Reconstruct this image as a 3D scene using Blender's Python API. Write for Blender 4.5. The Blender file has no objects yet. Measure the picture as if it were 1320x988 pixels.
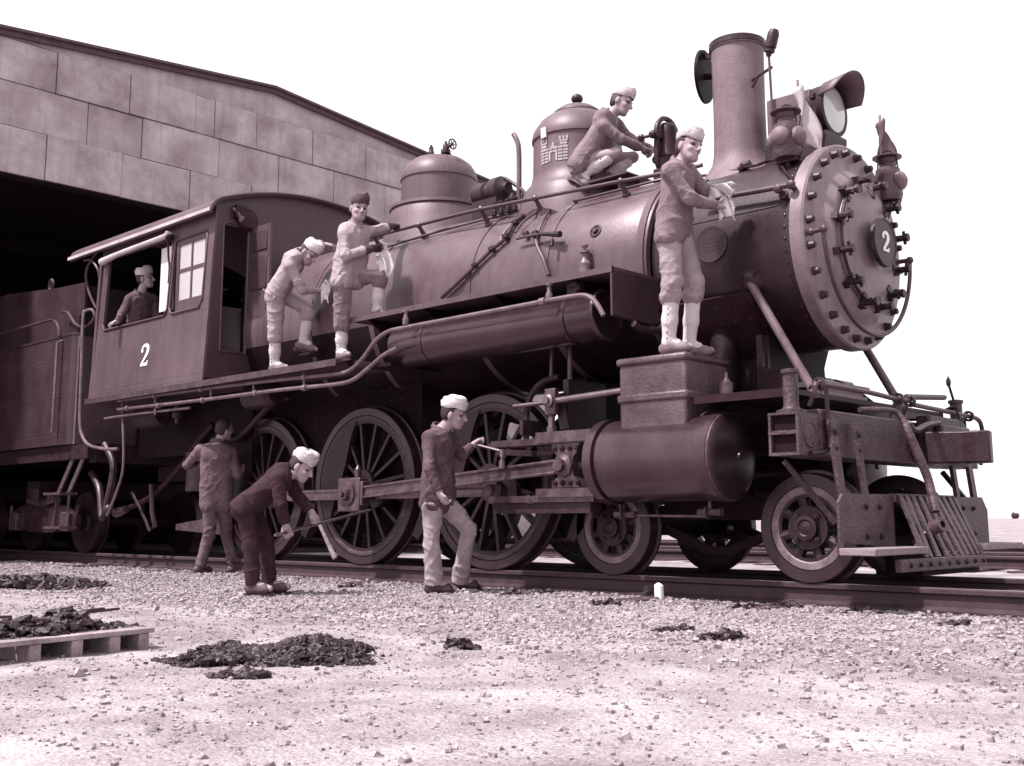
import bpy, math, random
import numpy as np
from mathutils import Vector, Matrix
random.seed(7)
SC = bpy.context.scene
COL = SC.collection
# ---------------------------------------------------------------- camera
CAM = np.array([3.9845, -8.0444, 0.4534]); YAW, PIT, ROL, FPX = 0.7618, 0.1476, -0.0021, 1428.85
PX0, PY0 = 658.0, 457.0
_f = np.array([-math.sin(YAW)*math.cos(PIT), math.cos(YAW)*math.cos(PIT), math.sin(PIT)])
_r0 = np.array([math.cos(YAW), math.sin(YAW), 0.0]); _u0 = np.cross(_r0, _f)
_r = _r0*math.cos(ROL)+_u0*math.sin(ROL); _u = _u0*math.cos(ROL)-_r0*math.sin(ROL)
cd = bpy.data.cameras.new('camera'); cam = bpy.data.objects.new('camera', cd); COL.objects.link(cam)
cam.matrix_world = Matrix(((_r[0], _u[0], -_f[0], CAM[0]), (_r[1], _u[1], -_f[1], CAM[1]), (_r[2], _u[2], -_f[2], CAM[2]), (0, 0, 0, 1)))
cd.sensor_width = 36; cd.sensor_fit = 'HORIZONTAL'; cd.lens = 36*FPX/1320
cd.shift_x = (660-PX0)/1320; cd.shift_y = (PY0-494)/1320
cd.clip_start = 0.05; cd.clip_end = 6000
SC.camera = cam
# ---------------------------------------------------------------- sky and sun
SUN_EL, SUN_AZ = math.radians(60), (-0.30, -0.954)      # bright haze: soft sun behind the photographer, to the left
w = bpy.data.worlds.new('World'); SC.world = w; w.use_nodes = True
nt = w.node_tree; nt.nodes.clear()
wo = nt.nodes.new('ShaderNodeOutputWorld'); bg = nt.nodes.new('ShaderNodeBackground')
sk = nt.nodes.new('ShaderNodeTexSky'); sk.sky_type = 'NISHITA'; sk.sun_disc = False
sk.sun_elevation = SUN_EL; sk.sun_rotation = math.atan2(SUN_AZ[0], SUN_AZ[1]); sk.dust_density = 6; sk.air_density = 1.0
bw = nt.nodes.new('ShaderNodeRGBToBW'); nt.links.new(sk.outputs[0], bw.inputs[0])
mp = nt.nodes.new('ShaderNodeMath'); mp.operation = 'MINIMUM'; mp.inputs[1].default_value = 11.0
nt.links.new(bw.outputs[0], mp.inputs[0])
tc = nt.nodes.new('ShaderNodeTexCoord'); mpg = nt.nodes.new('ShaderNodeMapping'); mpg.inputs['Scale'].default_value = (1.0, 1.0, 2.6)
nz = nt.nodes.new('ShaderNodeTexNoise'); nz.inputs['Scale'].default_value = 2.2; nz.inputs['Detail'].default_value = 5; nz.inputs['Roughness'].default_value = 0.5
nt.links.new(tc.outputs['Generated'], mpg.inputs[0]); nt.links.new(mpg.outputs[0], nz.inputs[0])
cr = nt.nodes.new('ShaderNodeMapRange'); cr.inputs[1].default_value = 0.35; cr.inputs[2].default_value = 0.65
cr.inputs[3].default_value = 8.9; cr.inputs[4].default_value = 9.9; nt.links.new(nz.outputs[0], cr.inputs[0])
mx = nt.nodes.new('ShaderNodeMix'); mx.data_type = 'FLOAT'; mx.inputs[0].default_value = 0.74
nt.links.new(mp.outputs[0], mx.inputs[2]); nt.links.new(cr.outputs[0], mx.inputs[3])
cb = nt.nodes.new('ShaderNodeCombineColor'); 
for i, k in enumerate((1.0, 0.985, 1.0)):
    m_ = nt.nodes.new('ShaderNodeMath'); m_.operation = 'MULTIPLY'; m_.inputs[1].default_value = k
    nt.links.new(mx.outputs[0], m_.inputs[0]); nt.links.new(m_.outputs[0], cb.inputs[i])
nt.links.new(cb.outputs[0], bg.inputs[0]); bg.inputs[1].default_value = 0.10
nt.links.new(bg.outputs[0], wo.inputs[0])
sl = bpy.data.lights.new('sun', 'SUN'); so = bpy.data.objects.new('sun', sl); COL.objects.link(so)
sl.energy = 4.4; sl.angle = math.radians(3); sl.color = (1.0, 0.975, 0.96)
_d = Vector((SUN_AZ[0]*math.cos(SUN_EL), SUN_AZ[1]*math.cos(SUN_EL), math.sin(SUN_EL)))
so.rotation_euler = _d.to_track_quat('Z', 'Y').to_euler(); so.location = (0, -20, 30)
vs = SC.view_settings; vs.view_transform = 'Standard'; vs.look = 'None'; vs.exposure = 0.8      # the plate was exposed for the engine: the sky burns out; vs.gamma = 1.0; vs.use_curve_mapping = False
SC.render.engine = 'CYCLES'
# ---------------------------------------------------------------- helpers
def ray(px, py):
    v = _f + _r*(px-PX0)/FPX - _u*(py-PY0)/FPX
    return v
def P(px, py, x=None, y=None, z=None):
    """photo pixel -> point where its ray meets the plane x=, y= or z= of the thing it belongs to"""
    v = ray(px, py)
    a, val = (0, x) if x is not None else ((1, y) if y is not None else (2, z))
    t = (val-CAM[a])/v[a]
    return tuple(CAM+t*v)
def T(L, k=1.0):
    """neutral grey L in the photograph's mauve print tone"""
    return (min(L**(1-0.17*k), 1), L**(1+0.09*k), L, 1)
MATS = {}
def mat(name, L=0.1, rough=0.5, metal=0.0, var=0.25, scale=6.0, bump=0.0, bscale=60.0, L2=None, spec=0.5, coat=0.0, stretch=(1, 1, 1), k=.68, streak=0.0, fine=0.0, wrinkle=0.0):
    L *= .58 if L < .55 else .66                              # albedo for the exposure set above
    if L2: L2 *= .58
    m = bpy.data.materials.new(name); m.use_nodes = True; n = m.node_tree; N = n.nodes
    b = N['Principled BSDF']
    b.inputs['Roughness'].default_value = rough; b.inputs['Metallic'].default_value = metal
    b.inputs['Specular IOR Level'].default_value = spec; b.inputs['Coat Weight'].default_value = coat
    if L < .12: b.inputs['Specular Tint'].default_value = (1, .84, .9, 1)
    tcx = N.new('ShaderNodeTexCoord'); mg = N.new('ShaderNodeMapping'); mg.inputs['Scale'].default_value = stretch
    n.links.new(tcx.outputs['Object'], mg.inputs[0])
    t = N.new('ShaderNodeTexNoise'); t.inputs['Scale'].default_value = scale; t.inputs['Detail'].default_value = 7; t.inputs['Roughness'].default_value = 0.62
    n.links.new(mg.outputs[0], t.inputs[0])
    r = N.new('ShaderNodeMapRange'); r.inputs[1].default_value = 0.3; r.inputs[2].default_value = 0.7; n.links.new(t.outputs[0], r.inputs[0])
    lo = L*(1-var); hi = L*(1+var) if L2 is None else L2
    mxx = N.new('ShaderNodeMix'); mxx.data_type = 'RGBA'
    mxx.inputs[6].default_value = T(lo, k); mxx.inputs[7].default_value = T(min(hi, .95), k)
    n.links.new(r.outputs[0], mxx.inputs[0]); out = mxx.outputs[2]
    if streak:
        t3 = N.new('ShaderNodeTexNoise'); t3.inputs['Scale'].default_value = 9; t3.inputs['Detail'].default_value = 4
        mg3 = N.new('ShaderNodeMapping'); mg3.inputs['Scale'].default_value = (1.6, 1.6, .12); n.links.new(tcx.outputs['Object'], mg3.inputs[0]); n.links.new(mg3.outputs[0], t3.inputs[0])
        r3 = N.new('ShaderNodeMapRange'); r3.inputs[1].default_value = .48; r3.inputs[2].default_value = .72; n.links.new(t3.outputs[0], r3.inputs[0])
        m3 = N.new('ShaderNodeMath'); m3.operation = 'MULTIPLY'; m3.inputs[1].default_value = abs(streak); n.links.new(r3.outputs[0], m3.inputs[0])
        mx3 = N.new('ShaderNodeMix'); mx3.data_type = 'RGBA'; n.links.new(m3.outputs[0], mx3.inputs[0]); n.links.new(out, mx3.inputs[6])
        mx3.inputs[7].default_value = T(min(L*3, .8), k) if streak > 0 else T(L*.3, k); out = mx3.outputs[2]
    if fine:
        t4 = N.new('ShaderNodeTexNoise'); t4.inputs['Scale'].default_value = 90; t4.inputs['Detail'].default_value = 3
        n.links.new(tcx.outputs['Object'], t4.inputs[0])
        r4 = N.new('ShaderNodeMapRange'); r4.inputs[1].default_value = .3; r4.inputs[2].default_value = .7; r4.inputs[3].default_value = 1-fine; r4.inputs[4].default_value = 1+fine; n.links.new(t4.outputs[0], r4.inputs[0])
        hs = N.new('ShaderNodeHueSaturation'); n.links.new(out, hs.inputs['Color']); n.links.new(r4.outputs[0], hs.inputs['Value']); out = hs.outputs[0]
    n.links.new(out, b.inputs['Base Color'])
    rr = N.new('ShaderNodeMapRange'); rr.inputs[3].default_value = max(rough-.1, .05); rr.inputs[4].default_value = min(rough+.12, 1)
    n.links.new(t.outputs[0], rr.inputs[0]); n.links.new(rr.outputs[0], b.inputs['Roughness'])
    if bump:
        t2 = N.new('ShaderNodeTexNoise'); t2.inputs['Scale'].default_value = bscale; t2.inputs['Detail'].default_value = 4
        n.links.new(mg.outputs[0], t2.inputs[0])
        bp = N.new('ShaderNodeBump'); bp.inputs['Strength'].default_value = bump; bp.inputs['Distance'].default_value = 0.02
        n.links.new(t2.outputs[0], bp.inputs['Height']); n.links.new(bp.outputs[0], b.inputs['Normal'])
    if wrinkle:
        bs = n.nodes.new('ShaderNodeBump'); bs.inputs['Strength'].default_value = wrinkle; bs.inputs['Distance'].default_value = .03
        wv = N.new('ShaderNodeTexNoise'); wv.inputs['Scale'].default_value = 11; wv.inputs['Detail'].default_value = 2; wv.inputs['Distortion'].default_value = 1.6
        n.links.new(tcx.outputs['Object'], wv.inputs[0])
        ab = N.new('ShaderNodeMath'); ab.operation = 'SUBTRACT'; ab.inputs[1].default_value = .5; n.links.new(wv.outputs[0], ab.inputs[0])
        a2 = N.new('ShaderNodeMath'); a2.operation = 'ABSOLUTE'; n.links.new(ab.outputs[0], a2.inputs[0])
        a3 = N.new('ShaderNodeMath'); a3.operation = 'POWER'; a3.inputs[1].default_value = .6; n.links.new(a2.outputs[0], a3.inputs[0])
        n.links.new(a3.outputs[0], bs.inputs['Height'])
        if bump: n.links.new(bp.outputs[0], bs.inputs['Normal'])
        n.links.new(bs.outputs[0], b.inputs['Normal'])
    MATS[name] = m
    return m
class MB:
    def __init__(s): s.v = []; s.f = []
    def add(s, vs, fs):
        o = len(s.v); s.v += [tuple(map(float, q)) for q in vs]; s.f += [tuple(i+o for i in q) for q in fs]; return s
    def box(s, x0, x1, y0, y1, z0, z1):
        return s.add([(x, y, z) for x in (x0, x1) for y in (y0, y1) for z in (z0, z1)],
                     [(0, 1, 3, 2), (4, 6, 7, 5), (0, 4, 5, 1), (2, 3, 7, 6), (0, 2, 6, 4), (1, 5, 7, 3)])
    def bar(s, a, b, w, h, up=(0, 0, 1)):
        a, b = Vector(a), Vector(b); d = (b-a).normalized(); u = Vector(up); sd = d.cross(u)
        if sd.length < 1e-4: sd = d.cross(Vector((0, 1, 0)))
        sd.normalize(); u = sd.cross(d).normalized()
        vs = [q+sd*(i*w/2)+u*(j*h/2) for q in (a, b) for i, j in ((-1, -1), (1, -1), (1, 1), (-1, 1))]
        return s.add(vs, [(0, 1, 2, 3), (7, 6, 5, 4), (0, 4, 5, 1), (1, 5, 6, 2), (2, 6, 7, 3), (3, 7, 4, 0)])
    def tube(s, pts, r, n=10, cap=True, smooth=0):
        pts = [Vector(q) for q in pts]
        if smooth and len(pts) > 2: pts = spline(pts, smooth)
        k = len(pts); rs = r if isinstance(r, (list, tuple)) else [r]*k
        if len(rs) != k: rs = list(np.interp(np.linspace(0, 1, k), np.linspace(0, 1, len(rs)), rs))
        d0 = (pts[1]-pts[0]).normalized(); up = Vector((0, 0, 1)) if abs(d0.z) < .9 else Vector((0, 1, 0))
        nx = d0.cross(up).normalized(); vs = []
        for i, q in enumerate(pts):
            d = (pts[min(i+1, k-1)]-pts[max(i-1, 0)]).normalized()
            nx = (nx-d*nx.dot(d)).normalized(); ny = d.cross(nx)
            vs += [q+(nx*math.cos(a)+ny*math.sin(a))*rs[i] for a in [2*math.pi*j/n for j in range(n)]]
        fs = [(i*n+j, i*n+(j+1) % n, (i+1)*n+(j+1) % n, (i+1)*n+j) for i in range(k-1) for j in range(n)]
        if cap: fs += [tuple(range(n-1, -1, -1)), tuple(range((k-1)*n, k*n))]
        return s.add(vs, fs)
    def lathe(s, o, ax, prof, n=32, a0=0, a1=2*math.pi, sx=1.0, sy=1.0):
        """prof: (distance along ax, radius)"""
        o = Vector(o); ax = Vector(ax).normalized()
        u = Vector((0, 0, 1)) if abs(ax.z) < .9 else Vector((1, 0, 0))
        e1 = (u-ax*u.dot(ax)).normalized(); e2 = ax.cross(e1)
        full = abs(a1-a0-2*math.pi) < 1e-6; m = n if full else n+1
        vs = []
        for t, r in prof:
            vs += [o+ax*t+(e1*math.cos(a0+(a1-a0)*j/n)*sx+e2*math.sin(a0+(a1-a0)*j/n)*sy)*max(r, 1e-5) for j in range(m)]
        fs = [(i*m+j, i*m+(j+1) % m, (i+1)*m+(j+1) % m, (i+1)*m+j) for i in range(len(prof)-1) for j in range(n)]
        return s.add(vs, fs)
    def disc(s, o, ax, r, t, n=24, bev=.15):
        return s.lathe(o, ax, [(0, 0), (0, r), (t*(1-bev), r), (t, r-t*bev), (t, 0)], n)
    def prism(s, poly, ax, a, b):
        """poly in the plane normal to ax ('x': (y,z), 'y': (x,z), 'z': (x,y))"""
        n = len(poly)
        mk = {'x': lambda p, q: (q, p[0], p[1]), 'y': lambda p, q: (p[0], q, p[1]), 'z': lambda p, q: (p[0], p[1], q)}[ax]
        vs = [mk(p, a) for p in poly]+[mk(p, b) for p in poly]
        return s.add(vs, [tuple(range(n-1, -1, -1)), tuple(range(n, 2*n))]+[(i, (i+1) % n, n+(i+1) % n, n+i) for i in range(n)])
    def ball(s, c, r, n=10, m=6, sc=(1, 1, 1)):
        c = Vector(c); vs = [c+Vector((0, 0, r*sc[2]))]
        for i in range(1, m):
            t = math.pi*i/m
            vs += [c+Vector((r*math.sin(t)*math.cos(2*math.pi*j/n)*sc[0], r*math.sin(t)*math.sin(2*math.pi*j/n)*sc[1], r*math.cos(t)*sc[2])) for j in range(n)]
        vs.append(c-Vector((0, 0, r*sc[2]))); L = len(vs)-1
        fs = [(0, 1+j, 1+(j+1) % n) for j in range(n)]
        fs += [(1+i*n+j, 1+(i+1)*n+j, 1+(i+1)*n+(j+1) % n, 1+i*n+(j+1) % n) for i in range(m-2) for j in range(n)]
        fs += [(L, 1+(m-2)*n+(j+1) % n, 1+(m-2)*n+j) for j in range(n)]
        return s.add(vs, fs)
    def rivet(s, c, nrm, r=.012):
        return s.lathe(c, nrm, [(-.002, r), (r*.45, r*.8), (r*.8, 0)], 6)
    def bolt(s, c, nrm, r=.02, h=.02):
        return s.lathe(c, nrm, [(-.004, r), (h, r), (h*1.05, r*.55), (h*1.7, r*.5), (h*1.7, 0)], 6)
def spline(pts, sub=6):
    out = []; k = len(pts)
    for i in range(k-1):
        p0, p1, p2, p3 = pts[max(i-1, 0)], pts[i], pts[i+1], pts[min(i+2, k-1)]
        for j in range(sub):
            t = j/sub
            out.append(.5*((2*p1)+(p2-p0)*t+(2*p0-5*p1+4*p2-p3)*t*t+(3*p1-p0-3*p2+p3)*t**3))
    out.append(pts[-1]); return out
def mesh_of(m, name, ang=35):
    me = bpy.data.meshes.new(name); me.from_pydata(m.v, [], m.f); me.update()
    import bmesh
    bm = bmesh.new(); bm.from_mesh(me); bmesh.ops.remove_doubles(bm, verts=bm.verts, dist=2e-5)
    bmesh.ops.recalc_face_normals(bm, faces=bm.faces); bm.to_mesh(me); bm.free()
    me.polygons.foreach_set('use_smooth', [True]*len(me.polygons))
    me.set_sharp_from_angle(angle=math.radians(ang))
    return me
def obj(name, m, material, parent=None, bevel=0.0, ang=35, kind=None, label=None):
    me = mesh_of(m, name, ang) if isinstance(m, MB) else m
    if material is not None and not len(me.materials): me.materials.append(MATS[material] if isinstance(material, str) else material)
    o = bpy.data.objects.new(name, me); COL.objects.link(o)
    if parent is not None: attach(o, parent)
    if bevel:
        md = o.modifiers.new('bevel', 'BEVEL'); md.width = bevel; md.segments = 2; md.limit_method = 'ANGLE'; md.angle_limit = math.radians(50)
    if kind: o['kind'] = kind
    if label: o['label'] = label
    return o
def wpos(o):
    v = Vector(o.location)
    while o.parent is not None: o = o.parent; v += Vector(o.location)
    return v
def attach(o, parent):
    """children keep the world coordinates of their mesh; nothing is rotated above part level"""
    loc = Vector(o.location); o.parent = parent; o.location = loc-wpos(parent)
def thing(name, label, cat, loc, group=None):
    o = bpy.data.objects.new(name, None); COL.objects.link(o); o.location = loc; o.empty_display_size = .2
    return tag(o, label, cat, group)
def tag(o, label, cat, group=None):
    o['label'] = label; o['category'] = cat
    if group: o['group'] = group
    return o
def placed(name, me, material, loc, parent, rot=None, scale=None):
    """one more piece that shares mesh data, standing at loc"""
    if not len(me.materials): me.materials.append(MATS[material])
    o = bpy.data.objects.new(name, me); COL.objects.link(o); o.location = loc
    if rot is not None: o.rotation_euler = rot
    if scale is not None: o.scale = scale
    if parent is not None: attach(o, parent)
    return o
def raw_mesh(name, v, faces):
    """v (n,3) array, faces (m,k) array"""
    me = bpy.data.meshes.new(name); n, k = faces.shape
    me.vertices.add(len(v)); me.vertices.foreach_set('co', np.asarray(v, np.float32).ravel())
    me.loops.add(n*k); me.loops.foreach_set('vertex_index', faces.astype(np.int32).ravel())
    me.polygons.add(n); me.polygons.foreach_set('loop_start', np.arange(n, dtype=np.int32)*k)
    me.polygons.foreach_set('use_smooth', np.ones(n, bool))
    me.update(calc_edges=True); me.validate(); return me
# ---------------------------------------------------------------- materials
mat('earth', .40, .95, var=.48, scale=1.7, bump=1.0, bscale=42, fine=.35, spec=.12, k=.5)
mat('gravel_stone', .36, .9, var=.62, scale=38, spec=.2, k=.6, L2=.68)
mat('coal', .012, .42, var=.5, scale=30, bump=.4, bscale=80)
mat('rail_side', .045, .7, var=.4, scale=8, bump=.2)
mat('rail_head', .32, .35, metal=.6, var=.2)
mat('tie_wood', .07, .9, var=.4, scale=5, bump=.5, bscale=25, stretch=(3, .4, 3))
mat('panel_ribbed', .545, .85, var=.42, scale=1.6, bump=.2, streak=-.2, fine=.14)
mat('panel_plain', .53, .85, var=.42, scale=1.3, bump=.15, streak=-.2, fine=.12)
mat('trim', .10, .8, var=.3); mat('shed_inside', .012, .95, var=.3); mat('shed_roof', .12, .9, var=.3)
mat('jacket', .118, .36, var=.30, scale=1.8, bump=.06, bscale=30, fine=.14, streak=-.35)
mat('smokebox', .018, .33, var=.45, scale=3, bump=.08, streak=.32, fine=.15)
mat('front_plate', .27, .42, var=.22, scale=4, metal=.2, fine=.12, streak=-.3, bump=.05)
mat('stack', .20, .6, var=.3, scale=2.5, bump=.12, fine=.2, streak=-.3)
mat('dome', .125, .48, var=.28, scale=3, bump=.08, fine=.12, streak=-.3)
mat('black', .02, .45, var=.35, scale=6, bump=.08, spec=.22, k=.85)
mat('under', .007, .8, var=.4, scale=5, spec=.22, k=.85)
mat('iron', .030, .42, var=.5, scale=10, bump=.2, bscale=50, fine=.25, spec=.35)
mat('dusty_iron', .062, .5, var=.6, scale=9, bump=.5, bscale=40, fine=.35)
mat('cast', .088, .36, var=.5, scale=5, bump=.3, bscale=45, fine=.3)
mat('gloss_black', .075, .22, var=.3, scale=3, metal=.55, fine=.2, spec=.7)
mat('cover_black', .02, .34, var=.3, scale=3, spec=.6, fine=.2)
mat('wheel', .020, .42, var=.5, scale=6, bump=.2, fine=.25, spec=.35)
mat('tyre', .024, .36, var=.45, scale=7, fine=.2)
mat('steel', .30, .36, metal=.75, var=.25, scale=9)
mat('oily_steel', .12, .34, metal=.5, var=.5, scale=12, fine=.25)
mat('pipe', .16, .38, var=.4, scale=9, fine=.2); mat('dark_pipe', .06, .42, var=.3)
mat('cab', .10, .46, var=.25, scale=1.6, bump=.05, fine=.12, streak=-.3)
mat('cab_front', .06, .5, var=.3, scale=2, bump=.06, fine=.12, streak=-.2)
mat('canvas', .55, .85, var=.2, scale=4, bump=.2); mat('cab_roof', .11, .6, var=.25)
mat('pale_sash', .95, .7, var=.12); mat('white_paint', 1.1, .6, var=.06, k=.5)
mat('faded_paint', .5, .8, var=.3, scale=25, k=.6)
mat('tender', .036, .45, var=.35, scale=2, bump=.06, fine=.12, streak=.12)
mat('wood', .30, .85, var=.3, scale=4, bump=.4, bscale=30, stretch=(1, 5, 5))
mat('pale_wood', .34, .85, var=.45, scale=5, bump=.4, bscale=30, fine=.2)
mat('skin', .45, .55, var=.12, scale=12, k=.9, spec=.3); mat('hair', .03, .6, var=.3, scale=60)
mat('fatigue', .27, .9, var=.2, scale=7, bump=.07, bscale=55, spec=.1, fine=.1, wrinkle=.22)
mat('fatigue_light', .48, .9, var=.16, scale=6, bump=.07, bscale=55, spec=.1, fine=.08, wrinkle=.22)
mat('fatigue_mid', .44, .9, var=.22, scale=6, bump=.07, bscale=55, spec=.1, fine=.1, wrinkle=.22)
mat('fatigue_dull', .17, .9, var=.25, scale=6, bump=.07, bscale=55, spec=.1, fine=.1, wrinkle=.22)
mat('denim', .13, .9, var=.4, scale=7, bump=.07, bscale=55, spec=.1, fine=.12, wrinkle=.22)
mat('navy', .045, .9, var=.3, scale=7, bump=.07, bscale=55, spec=.1, fine=.1, wrinkle=.22)
mat('cap_white', .8, .85, var=.16, scale=14, bump=.25, bscale=60, k=.6, wrinkle=.3); mat('cap_khaki', .66, .9, var=.2, scale=14, bump=.25, bscale=60, wrinkle=.3)
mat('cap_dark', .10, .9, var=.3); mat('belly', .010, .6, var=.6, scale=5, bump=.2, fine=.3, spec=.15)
mat('wheel_rim', .20, .5, var=.5, scale=9, fine=.3)
mat('legging', .76, .9, var=.12, scale=9, bump=.3, k=.7)
mat('shoe', .22, .7, var=.35, scale=12, bump=.2); mat('work_shoe', .10, .7, var=.5, scale=12, bump=.2); mat('dark_shoe', .045, .6, var=.3, scale=12); mat('glove', .06, .85, var=.3, scale=14, bump=.3)
mat('rag', .85, .9, var=.2, scale=10, k=.6); mat('flag_cloth', .6, .85, var=.2, scale=8); mat('flag_dark', .16, .85, var=.35, scale=8)
mat('paper', 1.2, .8, var=.05, k=.3); mat('far_dark', .08, .9, var=.4, scale=.5)
mat('grey_tank', .085, .24, var=.25, scale=3, metal=.6, fine=.15, spec=.7)
def glass(name, L, rough=.03):
    m = bpy.data.materials.new(name); m.use_nodes = True; b = m.node_tree.nodes['Principled BSDF']
    b.inputs['Base Color'].default_value = T(L, .5); b.inputs['Roughness'].default_value = rough
    b.inputs['Transmission Weight'].default_value = .6; b.inputs['IOR'].default_value = 1.45; b.inputs['Coat Weight'].default_value = .6
    MATS[name] = m
glass('lens', .9, .08)
def pane_mat():
    m = bpy.data.materials.new('window_glass'); m.use_nodes = True; n = m.node_tree; b = n.nodes['Principled BSDF']
    b.inputs['Base Color'].default_value = T(.36, .5); b.inputs['Roughness'].default_value = .12; b.inputs['Specular IOR Level'].default_value = .9
    t = n.nodes.new('ShaderNodeTexNoise'); t.inputs['Scale'].default_value = 5
    MATS['window_glass'] = m
pane_mat()
# ---------------------------------------------------------------- ground
GZ = -0.165
rng = np.random.default_rng(3)
def wave(x, y, f, s):
    r = np.random.default_rng(s); o = 0
    for i in range(5):
        a = r.uniform(0, 6.28); k = f*r.uniform(.6, 1.8)
        o = o+np.sin(k*(x*math.cos(a)+y*math.sin(a))+r.uniform(0, 6.28))*np.cos(k*.7*(y*math.cos(a)-x*math.sin(a))+r.uniform(0, 6.28))
    return o/5
def ground_z(x, y):
    x = np.asarray(x, float); y = np.asarray(y, float)
    z = GZ+.030*wave(x, y, 1.1, 1)+.014*wave(x, y, 4.2, 2)+.007*wave(x, y, 13, 4)
    bed = np.clip(1-(np.abs(y)-1.35)/.5, 0, 1)          # level ballast round the track
    z = z*(1-bed)+(-.158)*bed
    fore = np.clip((-y-2.4)/3, 0, 1)
    z = z-.03*fore+.028*fore*wave(x, y, 2.6, 9)
    return z
def axis_steps(lo, hi, step, far):
    a = list(np.arange(lo, hi+1e-6, step)); s = step; b = hi
    while b < far: s *= 1.35; b += s; a.append(b)
    s = step; b = lo
    while b > -far: s *= 1.35; b -= s; a.insert(0, b)
    return np.array(a)
gx, gy = axis_steps(-13, 9, .09, 2500), axis_steps(-7.5, 2.5, .07, 2500)
X, Y = np.meshgrid(gx, gy, indexing='ij'); Z = ground_z(X, Y)
far_ = np.maximum(np.abs(X+2), np.abs(Y)); Z = np.where(far_ > 20, GZ, Z)
nx_, ny_ = X.shape; idx = np.arange(nx_*ny_).reshape(nx_, ny_)
q = np.stack([idx[:-1, :-1], idx[1:, :-1], idx[1:, 1:], idx[:-1, 1:]], -1).reshape(-1, 4)
me = raw_mesh('ground', np.stack([X, Y, Z], -1).reshape(-1, 3), q)
g = obj('ground', me, 'earth'); g['kind'] = 'structure'; g['label'] = 'pale sandy yard ground under the locomotive'
# loose stones: ballast by the rails, thinning out over the bare earth
ico = [(0, 0, 1), (.894, 0, .447), (.276, .851, .447), (-.724, .526, .447), (-.724, -.526, .447), (.276, -.851, .447),
       (.724, .526, -.447), (-.276, .851, -.447), (-.894, 0, -.447), (-.276, -.851, -.447), (.724, -.526, -.447), (0, 0, -1)]
icf = [(0, 1, 2), (0, 2, 3), (0, 3, 4), (0, 4, 5), (0, 5, 1), (1, 6, 2), (2, 7, 3), (3, 8, 4), (4, 9, 5), (5, 10, 1),
       (6, 7, 2), (7, 8, 3), (8, 9, 4), (9, 10, 5), (10, 6, 1), (11, 7, 6), (11, 8, 7), (11, 9, 8), (11, 10, 9), (11, 6, 10)]
ICO = np.array(ico); ICF = np.array(icf)
CUB = np.array([(x, y, z) for x in (-.6, .6) for y in (-.6, .6) for z in (-.6, .6)])
CUF = np.array([(0, 1, 3), (0, 3, 2), (4, 6, 7), (4, 7, 5), (0, 4, 5), (0, 5, 1), (2, 3, 7), (2, 7, 6), (0, 2, 6), (0, 6, 4), (1, 5, 7), (1, 7, 3)])
def stones(name, cx, cy, cz, size, seed, flat=.7, jag=.35, cube=False):
    r = np.random.default_rng(seed); n = len(cx); V0, F0 = (CUB, CUF) if cube else (ICO, ICF)
    v = np.repeat(V0[None], n, 0)*(1+r.uniform(-jag, jag, (n, len(V0), 1)))
    sc = np.stack([r.uniform(.7, 1.3, n), r.uniform(.7, 1.3, n), r.uniform(.55, 1.0, n)*flat/.7], -1)
    v = v*sc[:, None]*np.asarray(size).reshape(-1, 1, 1)
    a, b = r.uniform(0, 6.28, n), r.uniform(-.6, .6, n)
    c, s = np.cos(b)[:, None], np.sin(b)[:, None]; v = np.stack([v[..., 0], v[..., 1]*c-v[..., 2]*s, v[..., 1]*s+v[..., 2]*c], -1)
    c, s = np.cos(a)[:, None], np.sin(a)[:, None]; v = np.stack([v[..., 0]*c-v[..., 1]*s, v[..., 0]*s+v[..., 1]*c, v[..., 2]], -1)
    v = v+np.stack([cx, cy, cz], -1)[:, None]
    f = (F0[None]+len(V0)*np.arange(n)[:, None, None]).reshape(-1, 3)
    me = raw_mesh(name, v.reshape(-1, 3), f); me.polygons.foreach_set('use_smooth', np.zeros(len(f), bool)); return me
def scatter(n, x0, x1, y0, y1, dens, seed):
    r = np.random.default_rng(seed); x = r.uniform(x0, x1, n); y = r.uniform(y0, y1, n)
    k = r.uniform(0, 1, n) < dens(x, y); return x[k], y[k], r
def dens(x, y):
    edge = -4.1+.7*wave(x, y, 1.3, 21)+.04*(x+4)
    d = np.clip((y-edge)/.9, 0, 1)
    return np.where(y > -1.5, 1, (.30+.70*d))*np.clip(.72+.6*wave(x, y, 3.1, 22), .15, 1)
sx_, sy_, r_ = scatter(150000, -13, 5.0, -6.6, -.80, dens, 5)
sz_ = r_.lognormal(math.log(.0092), .45, len(sx_))*np.where(sy_ < -4, .75, 1); sz_ = np.clip(sz_, .003, .034)
o = obj('ballast_gravel', stones('ballast_gravel', sx_, sy_, ground_z(sx_, sy_)+sz_*.15, sz_, 6, cube=True), 'gravel_stone')
o['kind'] = 'stuff'; o['label'] = 'pale crushed stone ballast along the rails'
sx_, sy_, r_ = scatter(9000, -13, 8, -.66, 1.6, lambda x, y: np.where(np.abs(np.abs(y)-.75) < .07, 0, .8), 8)
sz_ = np.clip(r_.lognormal(math.log(.02), .35, len(sx_)), .008, .05)
o = obj('track_gravel', stones('track_gravel', sx_, sy_, ground_z(sx_, sy_)+sz_*.1-.01, sz_, 9), 'gravel_stone')
o['kind'] = 'stuff'; o['label'] = 'crushed stone between and beyond the rails'
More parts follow.
